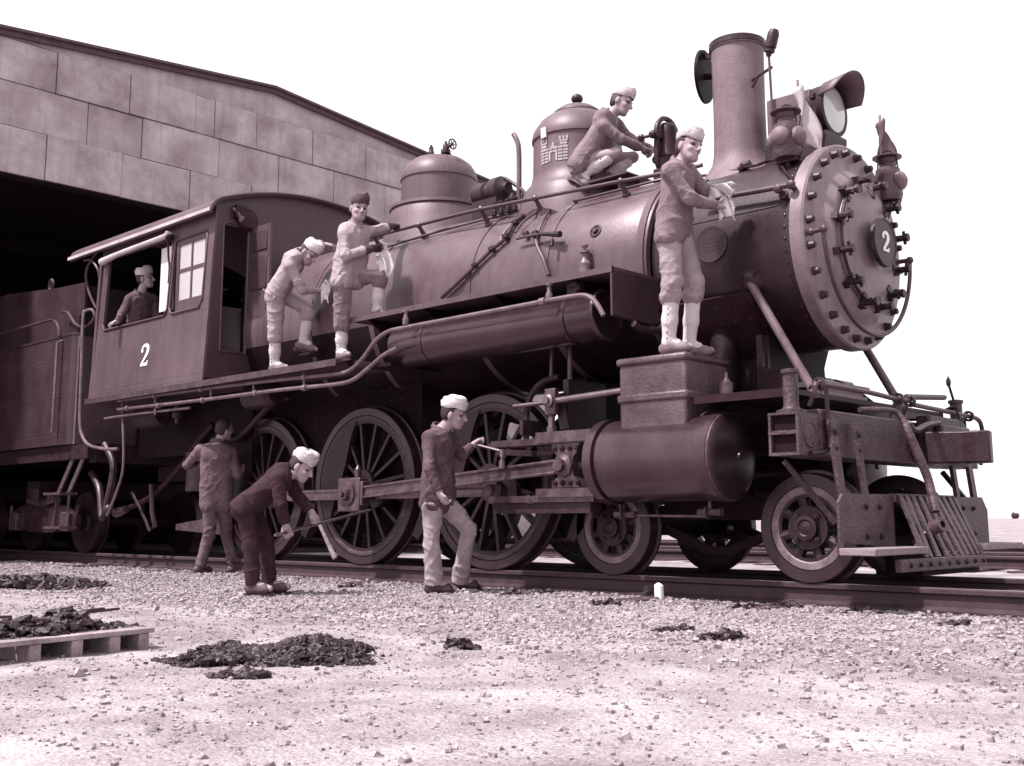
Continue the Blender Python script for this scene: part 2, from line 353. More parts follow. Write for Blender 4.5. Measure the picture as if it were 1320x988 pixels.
# ---------------------------------------------------------------- tracks
def track(yc, x0, x1, tx0, tx1, label):
    t = thing('railway_track', label, 'track', (0, yc, -.15), 'railway tracks in the yard')
    prof = [(-.07, -.15), (.07, -.15), (.07, -.137), (.012, -.118), (.010, -.045), (.036, -.032), (.036, -.006), (.028, 0), (-.028, 0), (-.036, -.006), (-.036, -.032), (-.010, -.045), (-.012, -.118), (-.07, -.137)]
    for s in (-1, 1):
        yr = yc+s*.752
        rl = obj('rail', MB().prism([(yr+a, b) for a, b in prof], 'x', x0, x1), 'rail_side', t, ang=25)
        obj('running_surface', MB().box(x0, x1, yr-.026, yr+.026, .0006, .0026), 'rail_head', rl)
    tm = mesh_of(MB().box(-.115, .115, -1.3, 1.3, -.11, .055), 'tie')
    sp = mesh_of(MB().box(-.1, .1, -.12, .12, 0, .013), 'tie_plate')
    x = tx0; r = random.Random(4)
    while x < tx1:
        ti = placed('tie', tm, 'tie_wood', (x, yc+r.uniform(-.05, .05), -.205+r.uniform(-.006, .006)), t, (0, 0, r.uniform(-.02, .02)))
        x += .56+r.uniform(-.03, .03)
    return t
track(0, -40, 60, -13, 9, 'near railway track the locomotive stands on, dark wooden ties in ballast')
track(6.55, -40, 90, -8, 16, 'empty railway track parallel to and behind the locomotive')
track(11.3, -60, 120, -12, 16, 'farthest empty railway track on the plain behind the pilot')
# ---------------------------------------------------------------- engine shed
XF = -13.0
shed = thing('engine_shed', 'large engine shed with low gable and overlapping wall sheets behind the cab', 'building', (XF, 3.26, GZ))
Z1, Z2, Z3, Z4, ZR, YR, SL = 5.77, 6.50, 7.21, 7.90, 8.40, 3.26, .094
def edges(pxs, zz): return [P(a, b, x=XF)[1] for a, b in pxs]
c3 = edges([(58, 200), (155, 225), (243, 245), (322, 258)], 0); c2 = edges([(112, 160), (182, 178), (281, 205), (358, 230), (429, 250), (495, 270)], 0)
c1 = edges([(72, 95), (166, 122), (250, 150), (275, 155), (329, 170), (401, 195), (469, 215)], 0)
YL, YRT = -4.4, 10.9
def ribs(y0, y1, z0, z1, xf, rib):
    m = MB(); n = int((z1-z0)/.045) if rib else 1; vs = []; 
    rows = []
    for i in range(n*2+1 if rib else 2):
        t = i/(n*2 if rib else 1); rows.append((xf+(.010 if i % 2 else 0) if rib else xf, z0+(z1-z0)*t))
    b = xf-.03; poly = [(b, z0)]+rows+[(b, z1)]
    return m.prism([(a, c) for a, c in poly], 'y', y0, y1)
def course(cuts, z0, z1, xo, rib, material):
    ys = [YL]+sorted(cuts)
    while ys[-1] < YRT-1.2: ys.append(ys[-1]+1.28)
    ys.append(YRT)
    r = random.Random(int(z0*10))
    for a, b in zip(ys[:-1], ys[1:]):
        if b-a < .05: continue
        lap = r.uniform(0, .03)
        obj('wall_sheet', ribs(a+.007, b-.007, z0, z1, XF+xo+lap, rib), material, shed, ang=60)
course(c3, Z1-.02, Z2-.012, .03, True, 'panel_ribbed'); course(c2, Z2, Z3-.012, .012, False, 'panel_plain'); course(c1, Z3, Z4-.012, .03, True, 'panel_ribbed')
obj('wall_backing', MB().box(XF-.12, XF-.035, YL, YRT, Z1, Z4), 'trim', shed)
# gable board over the top course, verge boards, roof
gab = lambda y: ZR-SL*abs(y-YR)
yl0 = YR-(ZR-Z4)/SL; yr0 = YR+(ZR-Z4)/SL
obj('gable_board', MB().prism([(max(yl0, YL), Z4+.004), (yr0, Z4+.004), (YR, ZR-.01)], 'x', XF-.05, XF+.015), 'panel_plain', shed)
for s, ye in ((-1, YL-.4), (1, YRT+.4)):
    y0, y1 = (ye, YR) if s < 0 else (YR, ye)
    obj('verge_board', MB().prism([(y0, gab(y0)-.035), (y1, gab(y1)-.035), (y1, gab(y1)+.05), (y0, gab(y0)+.05)], 'x', XF+.05, XF+.10), 'trim', shed)
    obj('roof', MB().prism([(y0, gab(y0)+.052), (y1, gab(y1)+.052), (y1, gab(y1)+.095), (y0, gab(y0)+.095)], 'x', XF-34, XF+.16), 'shed_roof', shed)
# below the lintel: wall right of the doorway, jambs, dark interior
for a, b in ((9.3, YRT),):
    yy = a
    while yy < b-.05:
        y2 = min(yy+1.3, b)
        for z0, z1 in ((GZ+.05, 1.2), (1.2, 2.7), (2.7, 4.2), (4.2, Z1-.03)):
            obj('wall_sheet', ribs(yy+.006, y2-.006, z0+.006, z1-.006, XF+.012, False), 'panel_plain', shed)
        yy = y2
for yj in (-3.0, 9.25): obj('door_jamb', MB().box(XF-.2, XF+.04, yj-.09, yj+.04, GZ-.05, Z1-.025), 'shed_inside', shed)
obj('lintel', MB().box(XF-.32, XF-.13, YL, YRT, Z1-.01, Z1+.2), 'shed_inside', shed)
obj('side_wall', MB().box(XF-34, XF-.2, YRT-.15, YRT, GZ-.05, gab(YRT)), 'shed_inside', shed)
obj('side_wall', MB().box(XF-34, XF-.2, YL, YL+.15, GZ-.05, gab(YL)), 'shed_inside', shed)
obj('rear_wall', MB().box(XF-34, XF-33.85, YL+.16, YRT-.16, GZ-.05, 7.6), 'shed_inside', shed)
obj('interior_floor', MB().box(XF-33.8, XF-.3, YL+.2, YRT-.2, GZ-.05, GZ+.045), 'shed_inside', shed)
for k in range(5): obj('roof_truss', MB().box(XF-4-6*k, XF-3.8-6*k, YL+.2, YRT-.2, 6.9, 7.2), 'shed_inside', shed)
# ---------------------------------------------------------------- far plain
r = random.Random(12)
def boxcar(x, y, L, h, label):
    t = thing('freight_wagon', label, 'wagon', (x, y, GZ), 'wagons far out on the plain')
    obj('body', MB().box(x-L/2, x+L/2, y-1.4, y+1.4, GZ+1.0, GZ+h), 'far_dark', t)
    obj('roof', MB().prism([(y-1.5, GZ+h), (y+1.5, GZ+h), (y, GZ+h+.4)], 'x', x-L/2, x+L/2), 'far_dark', t)
    for s in (-.35, .35):
        for k in (-.8, .8): obj('wheel', MB().disc((x+s*L+k, y-1.0, GZ+.5), (0, 1, 0), .45, .15, 12), 'under', t)
boxcar(-34, 195, 12, 4.0, 'dark boxcar standing far away on the horizon behind the pilot')
def far_tree(x, y, h, sd):
    t = thing('far_tree', 'small dark round tree on the distant horizon', 'tree', (x, y, GZ), 'trees along the far horizon')
    obj('trunk', MB().tube([(x, y, GZ-.1), (x+.2, y, GZ+h*.5)], [.4, .25], 6), 'far_dark', t)
    q = np.random.default_rng(sd); n = 420
    d = q.normal(size=(n, 3)); d /= np.linalg.norm(d, axis=1)[:, None]; d *= q.uniform(.3, 1, (n, 1))**.5
    c = np.array([x, y, GZ+h*.40])+d*np.array([h*.5, h*.5, h*.38])*(1+.25*np.sin(d[:, :1]*7+sd))
    o = obj('crown', stones('crown', c[:, 0], c[:, 1], c[:, 2], q.uniform(.18, .42, n)*h/6, sd, jag=.5), 'far_dark', t)
for i in range(7):
    far_tree(-330+i*17+r.uniform(-6, 6), 820+r.uniform(-50, 50), r.uniform(4.0, 6.5), 40+i)

# ---------------------------------------------------------------- locomotive
loco = thing('steam_locomotive', 'large black steam locomotive numbered 2 being cleaned by soldiers', 'locomotive', (-4, 0, 0))
BP = [(-.04, 2.57, .79), (-1.33, 2.57, .79)]                                   # smokebox
JP = [(-1.335, 2.57, .80), (-1.335, 2.57, .855), (-1.37, 2.57, .872), (-2.4, 2.575, .885), (-3.35, 2.585, .905), (-4.7, 2.60, .99), (-5.6, 2.60, 1.0), (-7.02, 2.60, 1.0)]
def brad(x):
    if x > -1.335: return .79, 2.57
    xs = [-q[0] for q in JP[2:]]
    return float(np.interp(-x, xs, [q[2] for q in JP[2:]])), float(np.interp(-x, xs, [q[1] for q in JP[2:]]))
def B(px, py, off=0.0):
    """photo pixel -> point on the boiler shell, standing off by off"""
    v = ray(px, py); v = v/np.linalg.norm(v); t = 4.0; best = (9, None)
    while t < 25:
        q = CAM+v*t; r, zc = brad(q[0]); d = math.hypot(q[1], q[2]-zc)-r-off
        if d < best[0]: best = (d, q)
        if d < .0008: break
        t += max(d*.6, .0008)
    q = best[1]; r, zc = brad(q[0]); c = np.array([q[0], 0, zc]); n = (q-c)/np.linalg.norm(q-c)   # a ray that only grazes it
    return tuple(c+n*(r+off))
def bpt(x, ang, off=0.0):
    """point on the boiler at station x, ang degrees from the crown towards the camera side"""
    r, zc = brad(x); a = math.radians(ang); return (x, -(r+off)*math.sin(a), zc+(r+off)*math.cos(a))
def rings(prof, n=64):
    m = MB(); vs = []
    for x, zc, r in prof: vs += [(x, -r*math.sin(2*math.pi*j/n), zc+r*math.cos(2*math.pi*j/n)) for j in range(n)]
    return m.add(vs, [(i*n+j, i*n+(j+1) % n, (i+1)*n+(j+1) % n, (i+1)*n+j) for i in range(len(prof)-1) for j in range(n)])
sbx = obj('smokebox', rings(BP), 'smokebox', loco)
boiler = obj('boiler', rings(JP), 'jacket', loco)
bl_ = MB(); vs = []; n = 30  # added dark sheet: shade below the boiler put into the colour
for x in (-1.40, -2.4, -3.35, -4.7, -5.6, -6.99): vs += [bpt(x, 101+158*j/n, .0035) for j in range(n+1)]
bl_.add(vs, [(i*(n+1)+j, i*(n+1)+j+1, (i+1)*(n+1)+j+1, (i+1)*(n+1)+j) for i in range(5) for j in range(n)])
obj('belly_shade_sheet', bl_, 'belly', boiler)
for x in (-1.39, -2.43, -3.38, -4.72, -5.75):
    r, zc = brad(x); w = .035
    obj('boiler_band', rings([(x+w, zc, r-.01), (x+w, zc, r+.007), (x-w, zc, r+.007+.001), (x-w, zc, r-.01)]), 'jacket', boiler)
# riveted ring between jacket and smokebox, riveted seams
m = MB()
for j in range(54):
    a = 360*j/54
    for x in (-1.10, -1.235): m.rivet(bpt(x, a+(2.5 if x < -1.2 else 0)), (0, -math.sin(math.radians(a)), math.cos(math.radians(a))), .021)
    m.rivet(bpt(-.10, a), (0, -math.sin(math.radians(a)), math.cos(math.radians(a))), .014)
obj('rivets', m, 'smokebox', sbx, kind='stuff')
obj('ring_strap', rings([(-1.04, 2.57, .785), (-1.04, 2.57, .799), (-1.31, 2.57, .799), (-1.31, 2.57, .785)]), 'smokebox', sbx)
m = MB()
for i in range(20): m.rivet(bpt(-.18-.052*i, 72), (0, -.95, .3), .008)
obj('seam_strip', MB().add([bpt(-.15, a, .006) for a in (70.5, 73.5)]+[bpt(-1.03, a, .006) for a in (73.5, 70.5)], [(0, 1, 2, 3)]), 'smokebox', sbx)
# faint cast builder's plate on the smokebox side
pc = Vector(B(917, 315, -.004)); pn = Vector((0, pc.y, pc.z-2.57)).normalized()
pl = obj('builder_plate', MB().lathe(pc, pn, [(0, 0), (0, .150), (.006, .150), (.008, .143), (.006, .136), (.005, .12), (.005, 0)], 32), 'smokebox', sbx)
e2 = Vector((1, 0, 0)); e1 = pn.cross(e2)
m = MB()
for i in range(26):
    a = 2*math.pi*i/26; q_ = pc+pn*.005+(e1*math.cos(a)+e2*math.sin(a))*.122; m.ball(q_, .006, 5, 3)
for k in range(4): m.bar(pc+pn*.004+e1*(.05-.033*k)-e2*.06, pc+pn*.004+e1*(.05-.033*k)+e2*.06, .012, .006, pn)
obj('plate_lettering', m, 'smokebox', pl, kind='stuff')
# front: ring, door, clamps, number plate
XS, ZS = .066, 2.57
fr = obj('smokebox_front', MB().lathe((0, 0, ZS), (1, 0, 0), [(-.045, .70), (-.045, .82), (.05, .82), (XS, .806), (XS, .655), (XS+.006, .635), (XS+.03, .60), (XS+.075, .545), (XS+.092, .52), (XS+.095, .40)], 72), 'front_plate', sbx)
door = obj('smokebox_door', MB().lathe((0, 0, ZS), (1, 0, 0), [(XS+.05, .47), (XS+.108, .465), (XS+.114, .45), (XS+.122, .40), (XS+.145, .30), (XS+.162, .20), (XS+.172, .1), (XS+.175, 0)], 56), 'front_plate', sbx)
bm_ = mesh_of(MB().lathe((0, 0, 0), (1, 0, 0), [(-.01, .034), (.012, .034), (.022, .028), (.05, .026), (.056, .018), (.056, 0)], 8), 'bolt')
for j in range(24):
    a = 2*math.pi*(j+.4)/24; placed('bolt', bm_, 'iron', (XS, .745*math.sin(a), ZS+.745*math.cos(a)), fr)
cm = MB().box(-.02, .035, -.028, .028, -.05, .075).lathe((.0, 0, .035), (1, 0, 0), [(0, .026), (.11, .026), (.115, .034), (.135, .034), (.14, 0)], 8).tube([(.10, -.055, .035), (.10, .055, .035)], .014, 6)
cm = mesh_of(cm, 'clamp')
for j in range(12):
    a = 2*math.pi*(j+.5)/12; placed('door_clamp', cm, 'iron', (XS+.095, .465*math.sin(a), ZS+.465*math.cos(a)), door, (-a, 0, 0))
obj('hinge_strap', MB().tube([(XS+.13, .465*math.sin(a), ZS+.465*math.cos(a)) for a in np.radians(np.linspace(165, 345, 22))], .013, 6), 'iron', door)
npl = obj('number_plate', MB().lathe((XS+.215, .02, ZS+.0), (1, 0, 0), [(0, 0), (0, .195), (.03, .195), (.036, .188), (.036, .182), (.030, .176), (.030, 0)], 40), 'iron', sbx)
obj('plate_stand', MB().tube([(XS+.12, .02, ZS), (XS+.22, .02, ZS)], .05, 10), 'iron', sbx)
TWO = [(-.30, .22), (-.28, .36), (-.14, .48), (.05, .49), (.21, .42), (.27, .27), (.22, .12), (.08, -.06), (-.12, -.26), (-.29, -.44)]
def numeral(scale, fx, depth, wmul=1.0):
    """a painted figure 2: stroke with swelling width, ball terminal and foot; fx maps (u,v,d) to space"""
    pts = spline([Vector((a, b, 0)) for a, b in TWO], 5); m = MB(); L, R_ = [], []
    for i, q_ in enumerate(pts):
        d = (pts[min(i+1, len(pts)-1)]-pts[max(i-1, 0)]).normalized(); nn = Vector((-d.y, d.x, 0))
        t = i/(len(pts)-1); w = (.055+.055*math.exp(-((t-.55)/.22)**2))*wmul
        L.append(q_+nn*w); R_.append(q_-nn*w)
    k = len(L)
    for dd in (0, depth): m.v += [fx(q_.x*scale, q_.y*scale, dd) for q_ in L+R_]
    for i in range(k-1): m.f += [(2*k+i, 2*k+i+1, 3*k+i+1, 3*k+i), (i, 2*k+i, 2*k+i+1, i+1), (k+i, k+i+1, 3*k+i+1, 3*k+i)]
    def slab(poly, dd):
        o = len(m.v); n = len(poly); m.v.extend([fx(a*scale, b*scale, z) for z in (0, dd) for a, b in poly])
        m.f.extend([tuple(range(o+n, o+2*n))]+[(o+i, o+(i+1) % n, o+n+(i+1) % n, o+n+i) for i in range(n)])
    slab([(-.36, -.50), (.30, -.50), (.34, -.26), (.27, -.27), (.22, -.35), (-.30, -.40)], depth*1.03)
    slab([(-.27+.09*math.cos(a), .24+.09*math.sin(a)) for a in np.linspace(0, 6.28, 13)[:-1]], depth*1.05)
    return m
obj('numeral', numeral(.15, lambda u, v, d: (XS+.246+d, .02+u, ZS+v), .006, 1.3), 'white_paint', npl)
# curved handrail across the front
hr = [(XS+.14, -.04+.73*math.sin(a), ZS+.0+.72*math.cos(a)) for a in np.radians(np.linspace(91, 268, 40))]
rl = obj('front_handrail', MB().tube(hr, .017, 8), 'dark_pipe', sbx)
for q_ in (hr[0], hr[-1]): obj('rail_post', MB().tube([(XS-.01, q_[1]*.98, q_[2]), q_], .019, 8).ball(q_, .032, 8, 5).ball((XS+.03, q_[1]*.98, q_[2]), .03, 8, 5), 'dark_pipe', rl)
# smokestack
SX = -.935
st = obj('smokestack', MB().lathe((SX, 0, 0), (0, 0, 1), [(3.20, .40), (3.32, .345), (3.40, .285), (3.47, .245), (3.56, .229), (3.70, .224), (4.0, .222), (4.50, .226), (4.50, .236), (4.555, .236), (4.575, .228), (4.58, .21), (4.56, .20), (4.0, .195)], 48), 'stack', loco)
obj('stack_rim', MB().lathe((SX, 0, 4.515), (0, 0, 1), [(0, .233), (.0, .245), (.05, .245), (.05, .233)], 48), 'iron', st)
bl = Vector((SX-.33, .0, 4.365))
dk = obj('blanking_disc', MB().lathe(bl, Vector((-.93, -.24, .05)), [(0, 0), (0, .235), (.025, .24), (.03, .23), (.03, 0)], 28), 'belly', st)
obj('disc_bracket', MB().bar((SX-.2, -.02, 4.5), (SX-.36, -.06, 4.56), .03, .05).tube([(SX-.2, 0, 4.33), tuple(bl)], .03, 8), 'black', st)
m = MB()
for a in range(8): m.ball(bl+Vector((-.028, -.03, 0))+Vector((.1*math.cos(a*.785)*.45, -.1*math.cos(a*.785)*.9, .16*math.sin(a*.785))), .012, 6, 4)
obj('rivets', m, 'iron', dk, kind='stuff')
# siren horn on its rod beside the stack
p0, p1, p2 = P(1000, 215, y=-.22), P(991, 70, y=-.22), P(997, 44, y=-.22)
hs = obj('horn_rod', MB().tube([p0, p1], .011, 8), 'dark_pipe', loco)
d = (Vector(p2)-Vector(p1)).normalized()
obj('horn_body', MB().lathe(Vector(p1)-d*.02, d, [(0, 0), (0, .02), (.03, .028), (.035, .045), (.06, .045), (.065, .036), (.07, .036), (.075, .05), (.19, .05), (.225, .035), (.235, 0)], 16), 'iron', hs)
pb = Vector(P(992, 88, y=-.22)); obj('rod_bracket', MB().tube([(SX+.2, -.1, pb.z), tuple(pb+Vector((.02, 0, 0)))], .014, 8).tube([(SX+.2, -.1, pb.z-.06), (SX+.27, -.14, pb.z-.02)], .012, 6), 'dark_pipe', hs)
# domes
def dome(name, x, prof, n=48):
    return obj(name, MB().lathe((x, 0, 0), (0, 0, 1), prof, n), 'dome', loco)
DX = -4.775
sd_ = dome('steam_dome', DX, [(3.22, .68), (3.46, .615), (3.66, .565), (3.76, .535), (3.80, .515), (3.83, .47), (3.84, .422), (4.135, .416), (4.14, .428), (4.165, .428), (4.24, .41), (4.32, .36), (4.38, .28), (4.41, .17), (4.42, 0)])
obj('dome_flange', MB().lathe((DX, 0, 0), (0, 0, 1), [(3.775, .50), (3.79, .545), (3.825, .54), (3.84, .46)], 48), 'dome', sd_)
for dx, dy, h in ((-.08, -.05, .17), (.10, .02, .15), (.19, -.08, .14)):
    obj('safety_valve', MB().lathe((DX+dx, dy, 4.41), (0, 0, 1), [(0, .055), (.04, .055), (.05, .035), (.09, .035), (.1, .028), (h-.03, .026), (h-.02, .016), (h, .014), (h, 0)], 12), 'iron', sd_)
vp = Vector((DX+.34, -.12, 4.475))
vw = MB().tube([(DX+.19, -.08, 4.46), tuple(vp)], .013, 6)
ringp = [vp+Vector((.0, .055*math.cos(a), .055*math.sin(a))) for a in np.linspace(0, 2*math.pi, 17)]
vw.tube(ringp, .008, 6, False)
for a in (0, 1.05, 2.1): vw.tube([vp+Vector((0, .055*math.cos(a), .055*math.sin(a))), vp-Vector((0, .055*math.cos(a), .055*math.sin(a)))], .006, 5)
obj('valve_wheel', vw, 'iron', sd_)
EX = -2.77
sd2 = dome('sand_dome', EX, [(3.08, .64), (3.36, .60), (3.50, .56), (3.58, .53), (3.60, .515), (3.66, .465), (3.76, .44), (4.10, .435), (4.105, .45), (4.135, .45), (4.20, .435), (4.30, .37), (4.36, .295), (4.39, .235), (4.395, .24), (4.415, .235), (4.465, .17), (4.495, .06), (4.50, 0)])
obj('lid_knob', MB().lathe((EX, 0, 4.495), (0, 0, 1), [(0, .045), (.012, .045), (.018, .025), (.03, .025), (.034, .04), (.05, .055), (.075, .06), (.10, .05), (.118, .025), (.122, 0)], 16), 'iron', sd2)
# castle emblem painted on the sand dome, wrapped round its barrel
def on_dome(u, v, d, a0):
    a = a0+u*.84/.445; return (EX+(.440+d)*math.sin(a), -(.440+d)*math.cos(a), 3.935+v*.88)
cdir = CAM-np.array([EX, 0, 4]); a0 = math.atan2(cdir[0], -cdir[1])-.56
def patch(m, u0, u1, v0, v1, d=.004, n=4):
    o = len(m.v)
    for i in range(n+1):
        u = u0+(u1-u0)*i/n; m.v += [on_dome(u, v0, d, a0), on_dome(u, v1, d, a0)]
    m.f += [(o+2*i, o+2*i+2, o+2*i+3, o+2*i+1) for i in range(n)]
m = MB()
for c in (-.135, .135):                                                       # two tall towers with battlements
    patch(m, c-.05, c+.05, .065, .085)
    for k in range(3): patch(m, c-.055+k*.042, c-.055+k*.042+.024, .09, .125)
    for v in (.03, -.005): patch(m, c-.042, c+.042, v, v+.027)
for k in range(5):                                                            # courses of the wall
    v = -.145+k*.034
    for u0 in np.arange(-.18, .17, .062):
        if abs(u0+.026) < .05 and k < 3: continue
        patch(m, u0, u0+.054, v, v+.024)
patch(m, -.03, .03, .01, .03); patch(m, -.012, .012, .03, .07)
for k in (-1, 1): patch(m, k*.045-.012, k*.045+.012, -.14, -.02)
obj('castle_emblem', m, 'faded_paint', sd2)
obj('cover_latch', MB().box(-.03, .03, -.012, .012, -.05, .05), 'pale_sash', sd2).location = Vector(on_dome(-.12, .20, .012, a0))-wpos(sd2)
# bell in its yoke
BX = -1.70
yk = MB(); q_ = ((-.10, 3.55), (-.155, 3.62), (-.17, 3.74), (-.16, 3.86))
yk.tube([(BX, y_, z_) for y_, z_ in q_], .026, 8, smooth=4).tube([(BX, -y_, z_) for y_, z_ in q_], .026, 8, smooth=4)
yk.box(BX-.07, BX+.07, -.13, .13, 3.38, 3.55).box(BX-.04, BX+.04, -.17, .17, 3.48, 3.57)
bellp = obj('bell_yoke', yk, 'iron', loco)
obj('bell', MB().lathe((BX, 0, 0), (0, 0, 1), [(3.68, 0), (3.68, .138), (3.70, .145), (3.74, .125), (3.82, .108), (3.93, .100), (3.99, .092), (4.03, .06), (4.04, .03), (4.04, 0)], 28), 'black', bellp)
ar = MB().tube([(BX, -.165, 3.88), (BX, -.155, 3.98), (BX, -.08, 4.06), (BX, 0, 4.08), (BX, .08, 4.06), (BX, .155, 3.98), (BX, .165, 3.88)], .024, 8, smooth=3)
ar.tube([(BX, -.21, 3.88), (BX, .21, 3.88)], .03, 8).ball((BX, -.22, 3.88), .04, 8, 6)
obj('bell_hanger', ar, 'iron', bellp)
obj('bell_crank', MB().tube([(BX-.01, -.2, 3.88), (BX-.12, -.22, 3.88)], .016, 6).ball((BX-.13, -.22, 3.88), .035, 8, 5), 'iron', bellp)
obj('step_plate', MB().box(-2.50, -1.85, -.42, -.02, 3.508, 3.525).box(-2.45, -2.40, -.36, -.10, 3.40, 3.507).box(-2.0, -1.95, -.36, -.10, 3.40, 3.507), 'dark_pipe', loco)
# turbo generator and exhaust pipe between the domes
gp = Vector((-3.74, -.28, 3.735))
gn = obj('turbo_generator', MB().lathe(gp, (1, .0, 0), [(-.16, 0), (-.16, .09), (-.13, .12), (.02, .125), (.04, .10), (.10, .095), (.12, .14), (.22, .14), (.25, .09), (.30, .06), (.30, 0)], 22), 'iron', loco)
m = MB()
for k in range(10):
    a = 6.28*k/10; m.ball(gp+Vector((-.14, .105*math.cos(a), .105*math.sin(a))), .014, 6, 4)
obj('bolts', m, 'iron', gn, kind='stuff')
obj('generator_base', MB().box(-3.85, -3.5, -.40, -.16, 3.40, 3.64), 'iron', gn)
obj('exhaust_pipe', MB().tube([P(669, 262, y=-.25), P(669, 200, y=-.25), P(667, 183, y=-.25), P(662, 173, y=-.25)], .026, 10, smooth=5), 'pipe', gn)
obj('steam_pipe', MB().tube([(-3.5, -.28, 3.85), (-3.35, -.24, 3.74), (-3.2, -.3, 3.62), (-3.1, -.36, 3.5)], .02, 8, smooth=4), 'iron', gn)
m = MB()
for k in range(4): m.lathe((-3.42+.09*k, -.50, 3.40), (0, 0, 1), [(0, .03), (.05, .03), (.06, .02), (.1, .02), (.11, .035), (.13, .035), (.13, 0)], 8)
obj('valve_cluster', m, 'iron', gn)
# headlight on a bracket over the smokebox
HX, HZ = -.10, 3.735
hl = obj('headlight', MB().lathe((HX, 0, HZ), (1, 0, 0), [(-.40, 0), (-.40, .10), (-.36, .13), (-.16, .175), (-.155, .205), (-.04, .215), (.0, .215), (.03, .225), (.05, .225), (.055, .19), (.02, .185)], 36), 'black', loco)
obj('reflector_lens', MB().lathe((HX, 0, HZ), (1, 0, 0), [(.02, .188), (.035, .15), (.045, .08), (.048, 0)], 36), 'pale_sash', hl)
obj('lens_glass', MB().lathe((HX, 0, HZ), (1, 0, 0), [(.050, .19), (.060, .12), (.064, 0)], 36), 'lens', hl)
vz = MB(); n = 26
for t, r_o in ((.03, .234), (.27, .262)):
    for j in range(n+1):
        a = math.radians(-74+148*j/n); xx = HX+t-(.16*(abs(a)/1.6)**2 if t > .1 else 0); vz.v.append((xx, r_o*math.sin(a), HZ+r_o*math.cos(a)))
vz.f += [(j, j+1, n+1+j+1, n+1+j) for j in range(n)]
vo = obj('headlight_visor', vz, 'dome', hl); sm = vo.modifiers.new('solid', 'SOLIDIFY'); sm.thickness = .008
obj('headlight_case', MB().box(HX-.46, HX-.06, -.19, .19, HZ-.24, HZ+.16), 'dome', hl, bevel=.012)
for dz in (-.10, .08): obj('case_hinge', MB().box(HX-.05, HX-.01, -.225, -.19, HZ+dz-.02, HZ+dz+.02), 'iron', hl)
obj('hinge_pin', MB().tube([(HX+.0, -.235, HZ-.15), (HX+.0, -.235, HZ-.02)], .01, 6), 'iron', hl)
obj('headlight_bracket', MB().prism([(HX-.5, 3.30), (HX+.0, 3.30), (HX+.06, 3.48), (HX+.06, 3.52), (HX-.5, 3.52)], 'y', -.17, .17), 'iron', hl)
# classification lamps either side
def class_lamp(x, y, z, s):
    l = obj('marker_lamp', MB().lathe((x, y, z), (0, 0, 1), [(-.17, 0), (-.17, .10), (-.12, .115), (.10, .10), (.13, .06), (.15, .055), (.17, .075), (.19, .08), (.20, .075), (.205, .12), (.215, .12), (.22, .05), (.24, 0)], 20), 'cast', loco)
    for dx, dy in ((0, s), (1, 0), (-1, 0)):
        obj('lamp_lens', MB().lathe((x+dx*.09, y+dy*.09, z-.01), (dx, dy, 0), [(0, .078), (.03, .078), (.05, .06), (.066, .03), (.07, 0)], 16), 'stack', l)
    obj('lamp_bail', MB().tube([(x-.09, y, z+.1), (x-.07, y, z+.22), (x, y, z+.27), (x+.07, y, z+.22), (x+.09, y, z+.1)], .007, 5, smooth=4), 'iron', l)
    obj('lamp_bracket', MB().tube([(x, y, z-.17), (x, y*.98, z-.27), (x, y*.85, z-.36)], .02, 6).box(x-.09, x+.09, y-.03, y+.03, z-.2, z-.17), 'iron', l)
class_lamp(-.20, -.52, 3.40, -1); class_lamp(.09, .62, 3.235, 1)
# handrails
def rail_with_posts(pts, r, posts, name='boiler_handrail'):
    h = obj(name, MB().tube(pts, r, 8, smooth=3), 'dark_pipe', loco)
    for q_ in posts:
        q_ = Vector(q_); rr, zc = brad(q_.x); c = Vector((q_.x, 0, zc)); nn = (q_-c).normalized(); s_ = c+nn*(rr-.01)
        obj('rail_post', MB().tube([s_, q_], [.028, .017], 8).ball(q_, r*1.7, 8, 5).lathe(s_, nn, [(0, .04), (.025, .04), (.035, .028)], 8), 'dark_pipe', h)
    return h
hp = [P(455, 312, y=-.74), P(482, 305, y=-.73), P(560, 285, y=-.70), P(620, 270, y=-.68), P(735, 247, y=-.66), P(800, 234, y=-.64), P(849, 225, y=-.62), P(905, 213, y=-.58)]
rail_with_posts(hp, .019, [hp[1], hp[3], hp[5], P(690, 256, y=-.67), P(540, 291, y=-.71)])
obj('sander_pipe', MB().tube([B(*q_, .035) for q_ in ((500, 318), (560, 300), (620, 284), (665, 273), (690, 262))], .014, 8, smooth=4), 'dark_pipe', loco)
obj('conduit', MB().tube([B(*q_, .03) for q_ in ((715, 256), (726, 260), (745, 258), (790, 247), (850, 232), (880, 224))]+[B(*q_, .03) for q_ in ((905, 219), (930, 209), (952, 203))], .013, 8, smooth=4), 'dark_pipe', loco)
obj('lamp_cable', MB().tube([B(*q_, .03) for q_ in ((950, 203), (975, 213), (990, 205), (1003, 208), (1013, 222), (1022, 232))], .012, 8, smooth=5), 'black', loco)
obj('cable_clamp', MB().tube([B(950, 206, .02), B(965, 200, .05)], .03, 8).ball(B(957, 204, .04), .04, 8, 5), 'iron', loco)
h2 = [B(905, 259, .09), B(941, 252.5, .09), B(990, 244, .09), (-.02, B(1020, 238, .09)[1], B(1020, 238, .09)[2])]
rail_with_posts(h2, .022, [h2[3], B(1003, 243.5, .09)], 'smokebox_handrail')
